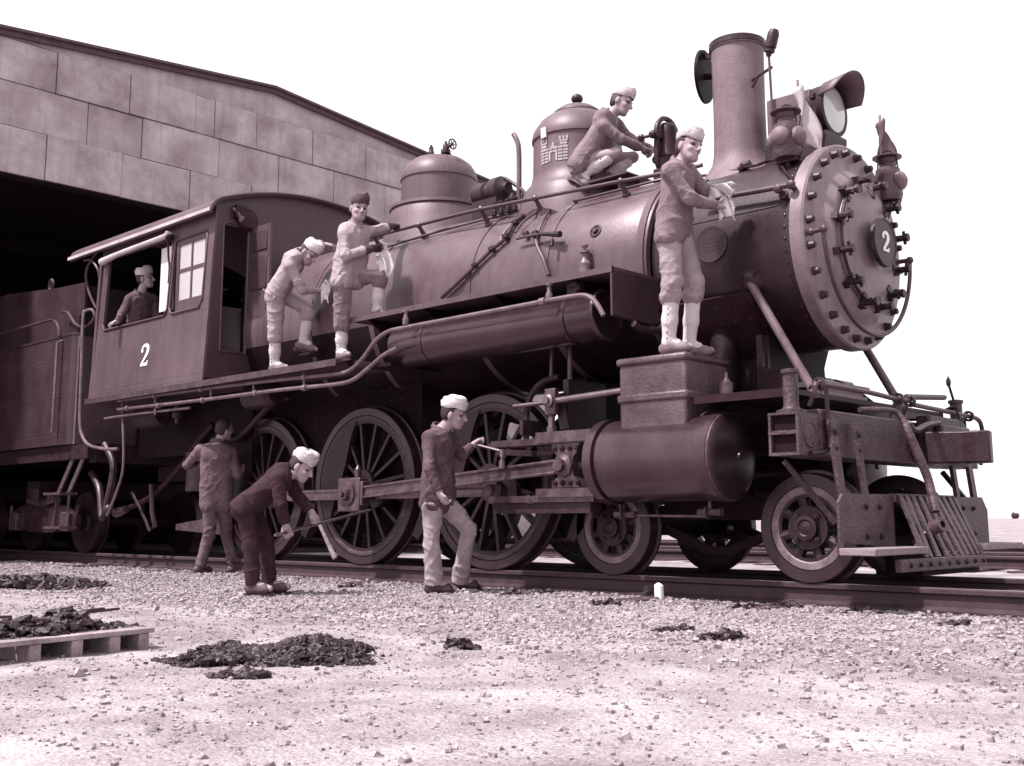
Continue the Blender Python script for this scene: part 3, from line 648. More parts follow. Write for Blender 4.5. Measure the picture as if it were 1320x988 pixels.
# injector and sand piping on the boiler side
def pipe(name, pxs, r=.015, off=.03, material='dark_pipe', sm=4):
    return obj(name, MB().tube([B(a, b, off) for a, b in pxs], r, 8, smooth=sm), material, loco)
pipe('feed_pipe', [(569, 384), (600, 355), (634, 322), (652, 306), (664, 286), (690, 268)], .020, .035)
pipe('sand_pipe', [(642, 318), (650, 300), (668, 280), (683, 268)], .012, .03)
pipe('sand_pipe', [(664, 300), (676, 285), (700, 268), (716, 262)], .012, .05)
pipe('sand_pipe', [(693, 300), (700, 285), (708, 272), (718, 264)], .011, .03)
pipe('delivery_pipe', [(707, 355), (701, 335), (693, 318), (691, 305)], .018, .035)
pipe('valve_rod', [(666, 308), (690, 303), (722, 301)], .014, .07)
for q_, r_ in (((634, 322), .035), (((652, 306)), .04), ((690, 303), .04), ((678, 303), .03), ((664, 288), .035), ((716, 263), .04), ((700, 266), .045), ((686, 267), .045), ((612, 343), .03)):
    c = Vector(B(*q_, .035)); obj('pipe_union', MB().lathe(c-Vector((.03, 0, 0)), (1, 0, .25), [(0, 0), (0, r_*.7), (.015, r_), (.045, r_), (.06, r_*.7), (.06, 0)], 6), 'iron', loco)
obj('valve_handle', MB().tube([B(695, 302, .09), B(722, 302, .10)], [.014, .03], 8).lathe(Vector(B(712, 309, .09)), (0, -.2, -1), [(0, .018), (.06, .018), (.06, 0)], 8), 'iron', loco)
wp = Vector(B(768, 298, .0)); wn = Vector((0, wp.y, wp.z-2.575)).normalized()
obj('washout_plug', MB().lathe(wp, wn, [(0, .062), (.008, .062), (.010, .048), (.002, .044), (.002, .026), (.022, .024), (.022, 0)], 20), 'iron', loco)
cv = Vector(B(754, 345, .05))
ck = MB().lathe(cv-Vector((0, 0, .03)), (0, 0, 1), [(-.09, .06), (-.05, .065), (0, .05), (.06, .055), (.08, .04), (.11, .025), (.15, .025), (.155, .045), (.175, .045), (.18, .015), (.21, .015), (.21, .03), (.225, .03), (.225, 0)], 12)
ck.tube([cv+Vector((0, 0, -.05)), cv+Vector((.1, .05, -.07))], .035, 8)
obj('check_valve', ck, 'pipe', loco)
# ---------------------------------------------------------------- running boards, tank, pipes
ub = obj('upper_running_board', MB().box(-4.56, -1.262, -1.40, -.72, 2.372, 2.40).box(-4.56, -1.262, -1.404, -1.385, 2.355, 2.404), 'cab', loco)
obj('front_apron', MB().prism([(-1.40, 2.02), (-.95, 2.0), (-.70, 2.03), (-.70, 2.37), (-1.40, 2.37)], 'x', -1.28, -1.262), 'cab_front', ub)
obj('apron_edge', MB().tube([(-1.27, -1.40, 2.018), (-1.27, -.95, 1.998), (-1.27, -.72, 2.03)], .013, 6), 'iron', ub)
obj('step_flap', MB().tube([(-1.2, -1.22, 1.96), (-1.2, -1.12, 1.93), (-1.2, -.92, 1.94), (-1.2, -.85, 1.98)], .028, 8, smooth=3), 'iron', ub)
for x in (-1.7, -2.6, -3.5, -4.3): obj('board_bracket', MB().prism([(-1.36, 2.37), (-.75, 2.37), (-.75, 2.05), (-.83, 2.05)], 'x', x-.012, x+.012), 'under', ub)
lb = obj('lower_running_board', MB().box(-9.80, -4.55, -1.53, -.75, 1.958, 1.988), 'cab', loco)
obj('board_edge', MB().box(-9.80, -4.55, -1.545, -1.532, 1.925, 1.992), 'dusty_iron', lb)
obj('board_nose', MB().prism([(-4.548, 1.99), (-4.45, 1.985), (-4.2, 1.93), (-3.9, 1.90), (-3.9, 1.87), (-4.3, 1.89), (-4.548, 1.93)], 'y', -1.40, -.75), 'under', lb)
# air reservoir
tk = obj('air_reservoir', MB().lathe((-4.02, -1.17, 2.075), (1, 0, 0), [(0, 0), (.0, .12), (.02, .185), (.04, .205), (2.50, .205), (2.51, .212), (2.53, .205), (2.535, .19), (2.49, .185), (2.47, .12), (2.46, 0)], 40), 'grey_tank', loco)
for x in (-1.83, -3.55): obj('tank_strap', MB().lathe((x, -1.17, 2.075), (1, 0, 0), [(0, .20), (0, .2105), (.035, .2105), (.035, .20)], 40), 'grey_tank', tk)
for x in (-1.83, -3.55): obj('tank_hanger', MB().box(x-.0, x+.035, -1.2, -1.14, 2.27, 2.372), 'iron', tk)
# long pipes along the boards
def pp(pxs, y, r, name, sm=4, material='pipe'):
    return obj(name, MB().tube([P(a, b, y=y) for a, b in pxs], r, 8, smooth=sm), material, loco)
lp = pp([(152, 517), (260, 502), (360, 490), (430, 483), (452, 477), (468, 462), (484, 440), (500, 428), (520, 423), (600, 408), (690, 391), (740, 382), (757, 382), (768, 390), (778, 407)], -1.47, .021, 'train_pipe', 4)
lp2 = pp([(152, 528), (260, 516), (360, 503), (430, 496), (455, 490), (475, 475), (495, 458), (512, 449)], -1.47, .021, 'train_pipe', 4)
lp3 = pp([(135, 540), (160, 536), (210, 530), (245, 526)], -1.44, .016, 'drain_pipe', 2)
lp4 = pp([(158, 520), (158, 530), (159, 600), (150, 635), (138, 665)], -1.40, .017, 'brake_pipe', 4)
cl = mesh_of(MB().lathe((-.03, 0, 0), (1, 0, 0), [(0, .02), (0, .034), (.06, .034), (.06, .02)], 8), 'pipe_clamp')
for a, b, o in ((200, 510.5, lp), (260, 502, lp), (393, 486.5, lp), (165, 526, lp2), (262, 516, lp2), (393, 500, lp2), (205, 523, lp2), (700, 389, lp), (330, 507, lp2)):
    placed('pipe_clamp', cl, 'pipe', P(a, b, y=-1.47), o)
for a, b0, b1 in ((200, 513, 535), (272, 500, 515), (327, 494, 508), (392, 470, 500)):
    obj('pipe_hanger', MB().tube([P(a, b0, y=-1.46), P(a, b1, y=-1.46)], .012, 6), 'pipe', lp)
obj('pipe_cock', MB().lathe(P(708, 384, y=-1.46), (0, 0, 1), [(-.03, .03), (.03, .03), (.05, .018), (.10, .018), (.10, .03), (.12, .03), (.12, 0)], 8), 'pipe', lp)
obj('pipe_cock', MB().lathe(P(523, 415, y=-1.46), (0, 0, 1), [(-.03, .03), (.03, .03), (.05, .018), (.09, .018), (.09, .03), (.11, .03), (.11, 0)], 8), 'pipe', lp)
m = MB().tube([P(735, 373, y=-1.3), P(750, 370, y=-1.3)], .035, 8).box(*sum([[c-.05, c+.05] for c in P(742, 372, y=-1.28)], []))
obj('tank_valve', m, 'iron', loco)
# ---------------------------------------------------------------- cab
CB = [(-1.525, 1.99), (-1.425, 3.87)]            # near side wall bottom / top (leans in)
def cy(z, s=-1): return s*np.interp(z, [1.99, 3.87], [1.525, 1.425])
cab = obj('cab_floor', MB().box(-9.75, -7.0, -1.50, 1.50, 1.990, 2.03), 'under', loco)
def wall_piece(x0, x1, z0, z1, s=-1, t=.03):
    a0, a1 = cy(z0, s), cy(z1, s)
    return MB().prism([(a0, z0), (a1, z1), (a1-s*t, z1), (a0-s*t, z0)], 'x', x0, x1)
W1, W2 = (-9.52, -7.93, 2.88, 3.80), (-7.86, -7.15, 2.88, 3.76)
for s in (-1, 1):
    m = MB()
    for a in ((-9.75, -7.0, 1.99, 2.86), (-9.75, -9.53, 2.86, 3.99), (-7.92, -7.87, 2.86, 3.99), (-7.14, -7.0, 2.86, 3.99), (-9.53, -7.92, 3.81, 3.99), (-7.87, -7.14, 3.77, 3.99)):
        w_ = wall_piece(*a, s); m.add(w_.v, w_.f)
    sd = obj('cab_side', m, 'cab', loco)
    for W in (W1, W2):
        x0, x1, z0, z1 = W; rim = [(x0-.01, z0+.06), (x0+.05, z0-.02), (x1-.05, z0-.02), (x1+.01, z0+.06), (x1+.01, z1-.04), (x1-.03, z1+.01), (x0+.03, z1+.01), (x0-.01, z1-.04)]
        rim = [(a, cy(b, s)+s*.008, b) for a, b in rim]+[(rim[0][0], cy(rim[0][1], s)+s*.008, rim[0][1])]
        obj('window_frame', MB().tube(rim, .014, 6), 'cab', sd)
    m = MB()
    for i in range(64):
        x = -9.72+i*.0425
        for z in (2.03, 2.09): m.rivet((x, cy(z, s)+s*.0, z), (0, s, .05), .008)
        if i % 2: m.rivet((x, cy(2.83, s), 2.83), (0, s, .05), .007)
    for i in range(26):
        z = 2.05+i*.07
        for x in (-9.71, -7.03):
            m.rivet((x, cy(z, s), z), (0, s, .05), .008)
    obj('rivets', m, 'cab', sd, kind='stuff')
    # sash of four panes in the forward window
    x0, x1, z0, z1 = W2; yy = cy(3.3, s)-s*.045
    sh = MB().box(x0+.01, x0+.075, yy-.015, yy+.015, z0, z1).box(x1-.065, x1, yy-.015, yy+.015, z0, z1).box(x0+.076, x1-.066, yy-.015, yy+.015, z0, z0+.14).box(x0+.076, x1-.066, yy-.015, yy+.015, z1-.07, z1)
    sh.box((x0+x1)/2-.015, (x0+x1)/2+.015, yy-.013, yy+.013, z0+.141, z1-.071).box(x0+.077, x1-.067, yy-.012, yy+.012, 3.36, 3.40)
    so_ = obj('window_sash', sh, 'cab', sd)
    for (a, b) in ((x0+.075, (x0+x1)/2-.015), ((x0+x1)/2+.015, x1-.065)):
        for (c, d) in ((z0+.14, 3.36), (3.40, z1-.07)): obj('pane', MB().box(a, b, yy-.003, yy+.003, c, d), 'window_glass', so_)
# painted numeral on the near side
obj('numeral', numeral(.255, lambda u, v, d: (-8.36+u, cy(2.42+v)-.002-d, 2.42+v), .004, 1.0), 'white_paint', [o for o in loco.children if o.name.startswith('cab_side')][0])
# pale curtain / sliding sash stowed inside the open window, arm rest, rolled side awning
near = [o for o in loco.children if o.name == 'cab_side'][0]
obj('sliding_sash', MB().box(-8.26, -7.97, -1.40, -1.375, 2.95, 3.74), 'pale_sash', near)
obj('arm_rest', MB().box(-9.5, -7.95, -1.48, -1.40, 2.835, 2.872), 'black', near)
obj('rolled_awning', MB().tube([(-9.62, -1.50, 3.78), (-9.2, -1.52, 3.80), (-8.6, -1.52, 3.815), (-8.0, -1.51, 3.83), (-7.93, -1.50, 3.86)], [.05, .035, .032, .034, .05], 10, smooth=3), 'canvas', near)
obj('awning_tie', MB().tube([(-7.96, -1.49, 3.86), (-7.95, -1.48, 3.6), (-7.93, -1.47, 3.45), (-7.94, -1.47, 3.25)], .012, 6, smooth=3).ball((-7.93, -1.49, 3.82), .05, 8, 6), 'black', near)
# front and rear walls
arch = [(y_, 4.40-.205*(abs(y_)/1.42)**2.2*1.0) for y_ in np.linspace(-1.42, 1.42, 25)]
def arch_z(y_): return 4.375-.27*(abs(y_)/1.42)**2.1
fw_ = MB()
D0, D1, DZ0, DZ1 = -1.31, -.985, 2.37, 3.83      # near doorway in the front wall
def strip(y0, y1, z0f, z1f, x0, x1, n=8):
    ys = np.linspace(y0, y1, n+1)
    for a, b in zip(ys[:-1], ys[1:]):
        fw_.prism([(a, z0f(a)), (b, z0f(b)), (b, z1f(b)), (a, z1f(a))], 'x', x0, x1)
strip(-1.425, D0, lambda y_: 2.03, arch_z, -7.045, -7.003, 2)
strip(D0, D1, lambda y_: DZ1, arch_z, -7.045, -7.003, 3); strip(D0, D1, lambda y_: 2.03, lambda y_: DZ0, -7.045, -7.003, 1)
strip(D1, -D1, lambda y_: 2.03, arch_z, -7.045, -7.003, 14); strip(-D1, 1.425, lambda y_: 2.03, arch_z, -7.045, -7.003, 4)
fwo = obj('cab_front', fw_, 'cab_front', loco)
obj('side_fillet', MB().prism([(-1.515, 2.035), (-1.426, 2.035), (-1.426, 3.868)], 'x', -7.045, -7.003), 'cab_front', fwo)
obj('side_fillet', MB().prism([(1.515, 2.035), (1.426, 2.035), (1.426, 3.868)], 'x', -7.045, -7.003), 'cab_front', fwo)
dr = [(-7.0, D0-.01, DZ0-.02), (-7.0, D0-.01, DZ1), (-7.0, D0+.03, DZ1+.03), (-7.0, D1-.0, DZ1+.03)]
obj('door_frame', MB().tube(dr+[(-7.0, D1, DZ0-.02), dr[0]], .013, 6), 'cab', fwo)
m = MB()
for y_ in np.linspace(-1.38, 1.38, 44): m.rivet((-7.003, y_, arch_z(y_)-.05), (1, 0, 0), .009)
for z in np.linspace(2.1, 3.9, 28): m.rivet((-7.003, -1.39-.06*(3.9-z)/1.9, z), (1, 0, 0), .009)
for a in np.radians(np.linspace(20, 160, 26)): m.rivet((-7.003, -1.12*math.cos(a), 2.6+1.12*math.sin(a)), (1, 0, 0), .009)
obj('rivets', m, 'cab_front', fwo, kind='stuff')
# open front door: framed leaf with two panels, swung forward
ld = obj('cab_door', MB().box(-6.99, -6.57, -.975, -.945, 2.40, 3.84), 'cab', loco)
for z0, z1 in ((2.50, 3.0), (3.08, 3.48), (3.54, 3.78)):
    obj('door_panel', MB().box(-6.94, -6.62, -.990, -.9755, z0, z1), 'cab_front' if z0 > 3 else 'cab', ld, bevel=.01)
obj('door_latch', MB().ball((-6.62, -1.0, 3.04), .025, 8, 5).tube([(-6.62, -.97, 3.04), (-6.62, -1.0, 3.04)], .012, 6), 'pipe', ld)
# gong and pipe over the doorway
obj('gong', MB().lathe((-6.985, -1.02, 3.93), (1, 0, 0), [(0, .13), (.03, .13), (.06, .10), (.07, 0)], 20).box(-7.0, -6.94, -1.2, -1.06, 3.93, 4.08), 'black', fwo)
obj('whistle_pipe', MB().tube([(-6.98, -1.22, 4.04), (-6.95, -1.16, 3.97), (-6.95, -1.13, 3.89)], .02, 8, smooth=4).ball((-6.95, -1.12, 3.93), .035, 8, 5), 'pipe', fwo)
rw = MB()
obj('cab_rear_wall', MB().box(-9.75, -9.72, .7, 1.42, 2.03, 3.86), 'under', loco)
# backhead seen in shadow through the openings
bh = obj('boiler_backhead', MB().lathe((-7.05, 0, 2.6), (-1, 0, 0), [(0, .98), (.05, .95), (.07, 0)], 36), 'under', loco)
m = MB()
for k in range(9): m.tube([(-7.15, -.7+.16*k, 2.3+.1*(k % 3)), (-7.3, -.7+.16*k, 2.5+.12*(k % 4)), (-7.25, -.65+.16*k, 3.2)], .02, 6, smooth=3)
for k in range(5): m.ball((-7.25, -.5+.25*k, 3.1+.08*(k % 2)), .07, 8, 6)
obj('backhead_fittings', m, 'iron', bh)
# cab roof: arched sheet with turned-down rim, run out over the deck behind
RX0, RX1 = -10.50, -6.93
def roof(y_): return arch_z(y_)+.006
ys = np.linspace(-1.42, 1.42, 29); prof = [(a, roof(a)) for a in ys]
prof = [(-1.545, 3.95), (-1.53, 4.00), (-1.49, 4.06)]+prof+[(1.49, 4.06), (1.53, 4.00), (1.545, 3.95)]
inner = [(a*.985, b-.028) for a, b in prof][::-1]
rf = MB(); n = len(prof); vs = []
for x in (RX0, RX1):
    vs += [(x, a, b) for a, b in prof]+[(x, a, b) for a, b in inner]
k = 2*n; rf.add(vs, [(i, (i+1) % k, k+(i+1) % k, k+i) for i in range(k)]+[(j, j+1, k-2-j, k-1-j) for j in range(n-1)]+[(k+j, k+k-1-j, k+k-2-j, k+j+1) for j in range(n-1)])
ro = obj('cab_roof', rf, 'cab', loco)
obj('roof_rim', MB().tube([(RX1+.01, a, b-.005) for a, b in prof], .018, 6), 'cab_front', ro)
obj('eave_strip', MB().box(RX0-.002, RX1+.01, -1.562, -1.546, 3.935, 3.975), 'canvas', ro)
# grab iron at the rear of the cab
obj('cab_post', MB().bar((-9.72, -1.49, 1.99), (-9.72, -1.44, 3.87), .06, .05), 'cab', loco)
obj('eave_brace', MB().tube([(-9.75, -1.46, 3.60), (-9.78, -1.48, 3.72), (-9.95, -1.49, 3.86), (-10.15, -1.49, 3.89)], .016, 6, smooth=4), 'dark_pipe', loco)
# equipment hung below the cab floor
uc = obj('injector_drum', MB().lathe((-8.95, -1.22, 1.72), (1, 0, 0), [(0, 0), (.0, .10), (.05, .15), (.5, .15), (.55, .10), (.55, 0)], 20), 'iron', loco)
obj('injector_drum', MB().lathe((-6.65, -1.15, 1.80), (1, 0, 0), [(0, 0), (.0, .10), (.05, .14), (.5, .14), (.55, .10), (.55, 0)], 20), 'iron', loco)
obj('feed_cock', MB().lathe((-7.9, -1.3, 1.58), (0, 0, 1), [(0, 0), (0, .025), (.06, .03), (.07, .06), (.13, .06), (.15, .04), (.25, .035), (.25, 0)], 10), 'iron', loco)
obj('brake_cylinder', MB().lathe((-8.25, -.75, .80), (0, 0, 1), [(0, 0), (0, .17), (.03, .18), (.40, .17), (.44, .19), (.47, .19), (.47, 0)], 20), 'dusty_iron', loco)
obj('equaliser_beam', MB().prism([(-8.6, .33), (-7.55, .28), (-7.45, .36), (-7.45, .48), (-7.6, .50), (-8.6, .40)], 'y', -.86, -.78), 'dusty_iron', loco)
obj('hose_coupling', MB().lathe(P(155, 660, y=-1.3), (1, 0, .2), [(-.12, 0), (-.12, .05), (0, .06), (.05, .045), (.15, .05), (.16, 0)], 10).ball(P(140, 657, y=-1.3), .07, 8, 6), 'iron', loco)
obj('water_hose', MB().tube([P(135, 573, y=-1.25), P(146, 600, y=-1.25), P(140, 640, y=-1.3), P(132, 668, y=-1.3), P(128, 630, y=-1.25), P(118, 610, y=-1.2)], .045, 10, smooth=5), 'iron', loco)
obj('train_hose', MB().tube([P(162, 657, y=-.95), P(195, 640, y=-.92), P(230, 605, y=-.90), P(255, 570, y=-.88), P(275, 548, y=-.87)], .033, 10, smooth=5), 'black', loco)
obj('spring_hanger', MB().tube([P(195, 625, y=-1.0), P(196, 660, y=-1.0), P(200, 680, y=-1.0)], .03, 8).tube([P(170, 635, y=-1.0), P(185, 665, y=-1.0), P(193, 685, y=-1.0)], .02, 8, smooth=3), 'iron', loco)
obj('reach_rod', MB().tube([(-7.6, -.9, 1.45), (-7.2, -.9, 1.40), (-6.6, -.9, 1.72), (-6.2, -.9, 1.80)], .035, 8, smooth=3), 'iron', loco)
# ---------------------------------------------------------------- wheels
def spoked(name, x, side, R, ns, crank, width, hub, driver):
    """a wheel centre (rim, hub, counterweight) with tyre and spokes as sub-parts; built on the near side, mirrored for the far one"""
    key = (name, side, crank)
    yo, yi = -.80, -.80+width
    tt = .075 if driver else .085
    ri = R-tt
    m = MB().lathe((0, yo+.012, 0), (0, 1, 0), [(0, ri-.085), (0, ri-.002), (width-.03, ri-.002), (width-.03, ri-.085), (0, ri-.085)], 56)
    m.lathe((0, yo-.02, 0), (0, 1, 0), [(0, 0), (0, hub*.55), (.012, hub*.6), (.016, hub), (width, hub), (width, 0)], 28)
    if driver:
        # boss for the crank pin and a crescent counterweight opposite
        c = (crank[0]*.26, crank[1]*.26)
        m.lathe((c[0], yo-.03, c[1]), (0, 1, 0), [(0, 0), (0, .13), (.14, .13)], 24)
        a0 = math.atan2(-crank[1], -crank[0]); pts = []
        for t in np.linspace(-1.02, 1.02, 18): pts.append(((ri-.03)*math.cos(a0+t), (ri-.03)*math.sin(a0+t)))
        for t in np.linspace(1.02, -1.02, 14):
            rr = .46-.10*(1-(t/1.02)**2); pts.append(((ri-.04)*math.cos(a0+t)*1.0 if abs(t) > 1.0 else (rr+(ri-.04-rr)*(abs(t)/1.02)**3)*math.cos(a0+t), (ri-.04)*math.sin(a0+t) if abs(t) > 1.0 else (rr+(ri-.04-rr)*(abs(t)/1.02)**3)*math.sin(a0+t)))
        m.prism(pts, 'y', yo+.002, yo+.07)
    if side > 0: m.v = [(a, -b, c_) for a, b, c_ in m.v]
    wl = obj(name, m, 'wheel', None); wl.location = (x, 0, R); attach(wl, loco)
    ty = MB().lathe((0, yo, 0), (0, 1, 0), [(0, ri), (0, R-.006), (.006, R), (width-.035, R+.006), (width-.028, R+.028), (width-.008, R+.028), (width, R+.01), (width, ri), (0, ri)], 72)
    sp = MB()
    a_, b_ = hub*.9, ri-.07
    if driver: sp.bar((a_, yo+.065, 0), (b_, yo+.065, 0), .036, .075, (0, 1, 0)) 
    else: sp.tube([(a_, yo+.06, 0), ((a_+b_)/2, yo+.055, 0), (b_, yo+.06, 0)], [.05, .042, .055], 8)
    if side > 0:
        ty.v = [(a, -b, c_) for a, b, c_ in ty.v]; sp.v = [(a, -b, c_) for a, b, c_ in sp.v]
    obj('tyre', ty, 'tyre', None).parent = wl
    rm = MB().lathe((0, yo+.004, 0), (0, 1, 0), [(.006, ri-.055), (0, ri-.045), (0, ri-.012), (.010, ri-.004)] if driver else [(.006, ri-.062), (-.002, ri-.052), (-.002, ri-.008), (.008, ri-.002)], 56)
    if side > 0: rm.v = [(a, -b, c_) for a, b, c_ in rm.v]
    obj('rim', rm, 'wheel_rim' if not driver else 'dusty_iron', None).parent = wl
    sm_ = mesh_of(sp, 'spoke')
    for i in range(ns):
        o_ = placed('spoke', sm_, 'wheel', (0, 0, 0), None, (0, -2*math.pi*(i+.35)/ns, 0)); o_.parent = wl
    if not driver and side < 0:
        for i in range(4):
            a = math.pi/4+i*math.pi/2; o_ = obj('hub_bolt', MB().bolt((hub*.72*math.cos(a), yo-.004, hub*.72*math.sin(a)), (0, -1, 0), .022, .02), 'iron', None); o_.parent = wl
        o_ = obj('hub_cap', MB().lathe((0, yo-.02, 0), (0, -1, 0), [(0, .09), (.025, .088), (.03, .06), (.02, .05), (.03, .02), (.032, 0)], 24), 'wheel', None); o_.parent = wl
    return wl
CR = (.93, -.367); CR2 = (.367, .93)
for x in (-3.196, -5.028, -6.848):
    spoked('driving_wheel', x, -1, .80, 16, CR, .14, .16, True); spoked('driving_wheel', x, 1, .80, 16, CR2, .14, .16, True)
    obj('axle', MB().tube([(x, -.72, .80), (x, .72, .80)], .105, 16), 'under', loco)
for x in (0.0, -1.778):
    spoked('leading_wheel', x, -1, .387, 8, (1, 0), .135, .155, False); spoked('leading_wheel', x, 1, .387, 8, (1, 0), .135, .155, False)
    obj('axle', MB().tube([(x, -.72, .387), (x, .72, .387)], .075, 12), 'under', loco)
# ---------------------------------------------------------------- frame and everything dark beneath the boiler
for s in (-1, 1):
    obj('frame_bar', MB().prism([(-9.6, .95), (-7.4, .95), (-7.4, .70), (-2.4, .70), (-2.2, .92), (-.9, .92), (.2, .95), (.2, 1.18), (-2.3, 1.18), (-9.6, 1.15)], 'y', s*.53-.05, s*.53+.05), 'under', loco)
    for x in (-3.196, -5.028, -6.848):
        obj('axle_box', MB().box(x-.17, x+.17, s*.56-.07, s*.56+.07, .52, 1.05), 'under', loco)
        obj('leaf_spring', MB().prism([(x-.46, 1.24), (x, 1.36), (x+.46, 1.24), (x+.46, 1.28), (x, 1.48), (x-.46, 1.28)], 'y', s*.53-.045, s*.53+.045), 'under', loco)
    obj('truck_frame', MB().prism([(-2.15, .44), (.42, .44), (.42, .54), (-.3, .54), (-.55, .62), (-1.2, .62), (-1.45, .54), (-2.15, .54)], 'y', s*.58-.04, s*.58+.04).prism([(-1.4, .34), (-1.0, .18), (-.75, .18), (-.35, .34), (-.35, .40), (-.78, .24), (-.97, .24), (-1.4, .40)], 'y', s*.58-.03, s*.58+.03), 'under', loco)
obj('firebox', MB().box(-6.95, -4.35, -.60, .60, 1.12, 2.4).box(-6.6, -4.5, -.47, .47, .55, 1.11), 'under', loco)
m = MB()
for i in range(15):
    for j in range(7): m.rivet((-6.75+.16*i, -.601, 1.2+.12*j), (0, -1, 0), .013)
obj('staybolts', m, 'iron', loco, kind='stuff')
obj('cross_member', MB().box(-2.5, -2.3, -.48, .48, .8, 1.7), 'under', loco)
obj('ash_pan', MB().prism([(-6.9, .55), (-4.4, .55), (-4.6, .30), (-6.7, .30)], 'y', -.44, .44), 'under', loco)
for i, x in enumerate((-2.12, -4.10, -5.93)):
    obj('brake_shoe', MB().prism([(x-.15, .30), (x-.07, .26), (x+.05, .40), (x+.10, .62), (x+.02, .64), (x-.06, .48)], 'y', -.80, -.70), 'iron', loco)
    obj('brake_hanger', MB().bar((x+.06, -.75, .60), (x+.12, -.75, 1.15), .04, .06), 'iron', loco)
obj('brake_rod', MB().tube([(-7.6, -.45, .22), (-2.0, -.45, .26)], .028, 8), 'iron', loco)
# smokebox saddle and steam pipes
sa = obj('smokebox_saddle', MB().prism([(-1.0, 1.06), (1.0, 1.06), (1.0, 1.30), (.50, 1.36), (.46, 1.70), (.60, 1.95), (.72, 2.26), (-.72, 2.26), (-.60, 1.95), (-.46, 1.70), (-.50, 1.36), (-1.0, 1.30)], 'x', -1.30, -.48), 'belly', loco)
obj('saddle_flange', MB().add([bpt(x, a, o_) for x in (-1.34, -.44) for a in (118, 122, 126, 130, 134, 138, 142) for o_ in (.004, .05)],
    [(2*i, 2*i+2, 2*i+3, 2*i+1) for i in range(6)]+[(14+2*i, 14+2*i+1, 14+2*i+3, 14+2*i+2) for i in range(6)]+[(2*i+1, 2*i+3, 14+2*i+3, 14+2*i+1) for i in range(6)]+[(0, 1, 15, 14), (12, 26, 27, 13)]), 'black', sa)
m = MB()
for i in range(7):
    for a in (124, 133): m.bolt(bpt(-.52-.125*i, a, .05), (0, -math.sin(math.radians(a)), math.cos(math.radians(a))), .026, .022)
obj('flange_bolts', m, 'iron', sa, kind='stuff')
for y_ in (-.50, -.58): obj('saddle_rib', MB().box(-.49, -.44, y_-.015, y_+.015, 1.36, 1.86), 'iron', sa)
obj('exhaust_elbow', MB().tube([(-.80, -.60, 1.45), (-.80, -.56, 1.72), (-.85, -.50, 1.95)], [.12, .11, .12], 16, smooth=4), 'belly', sa)
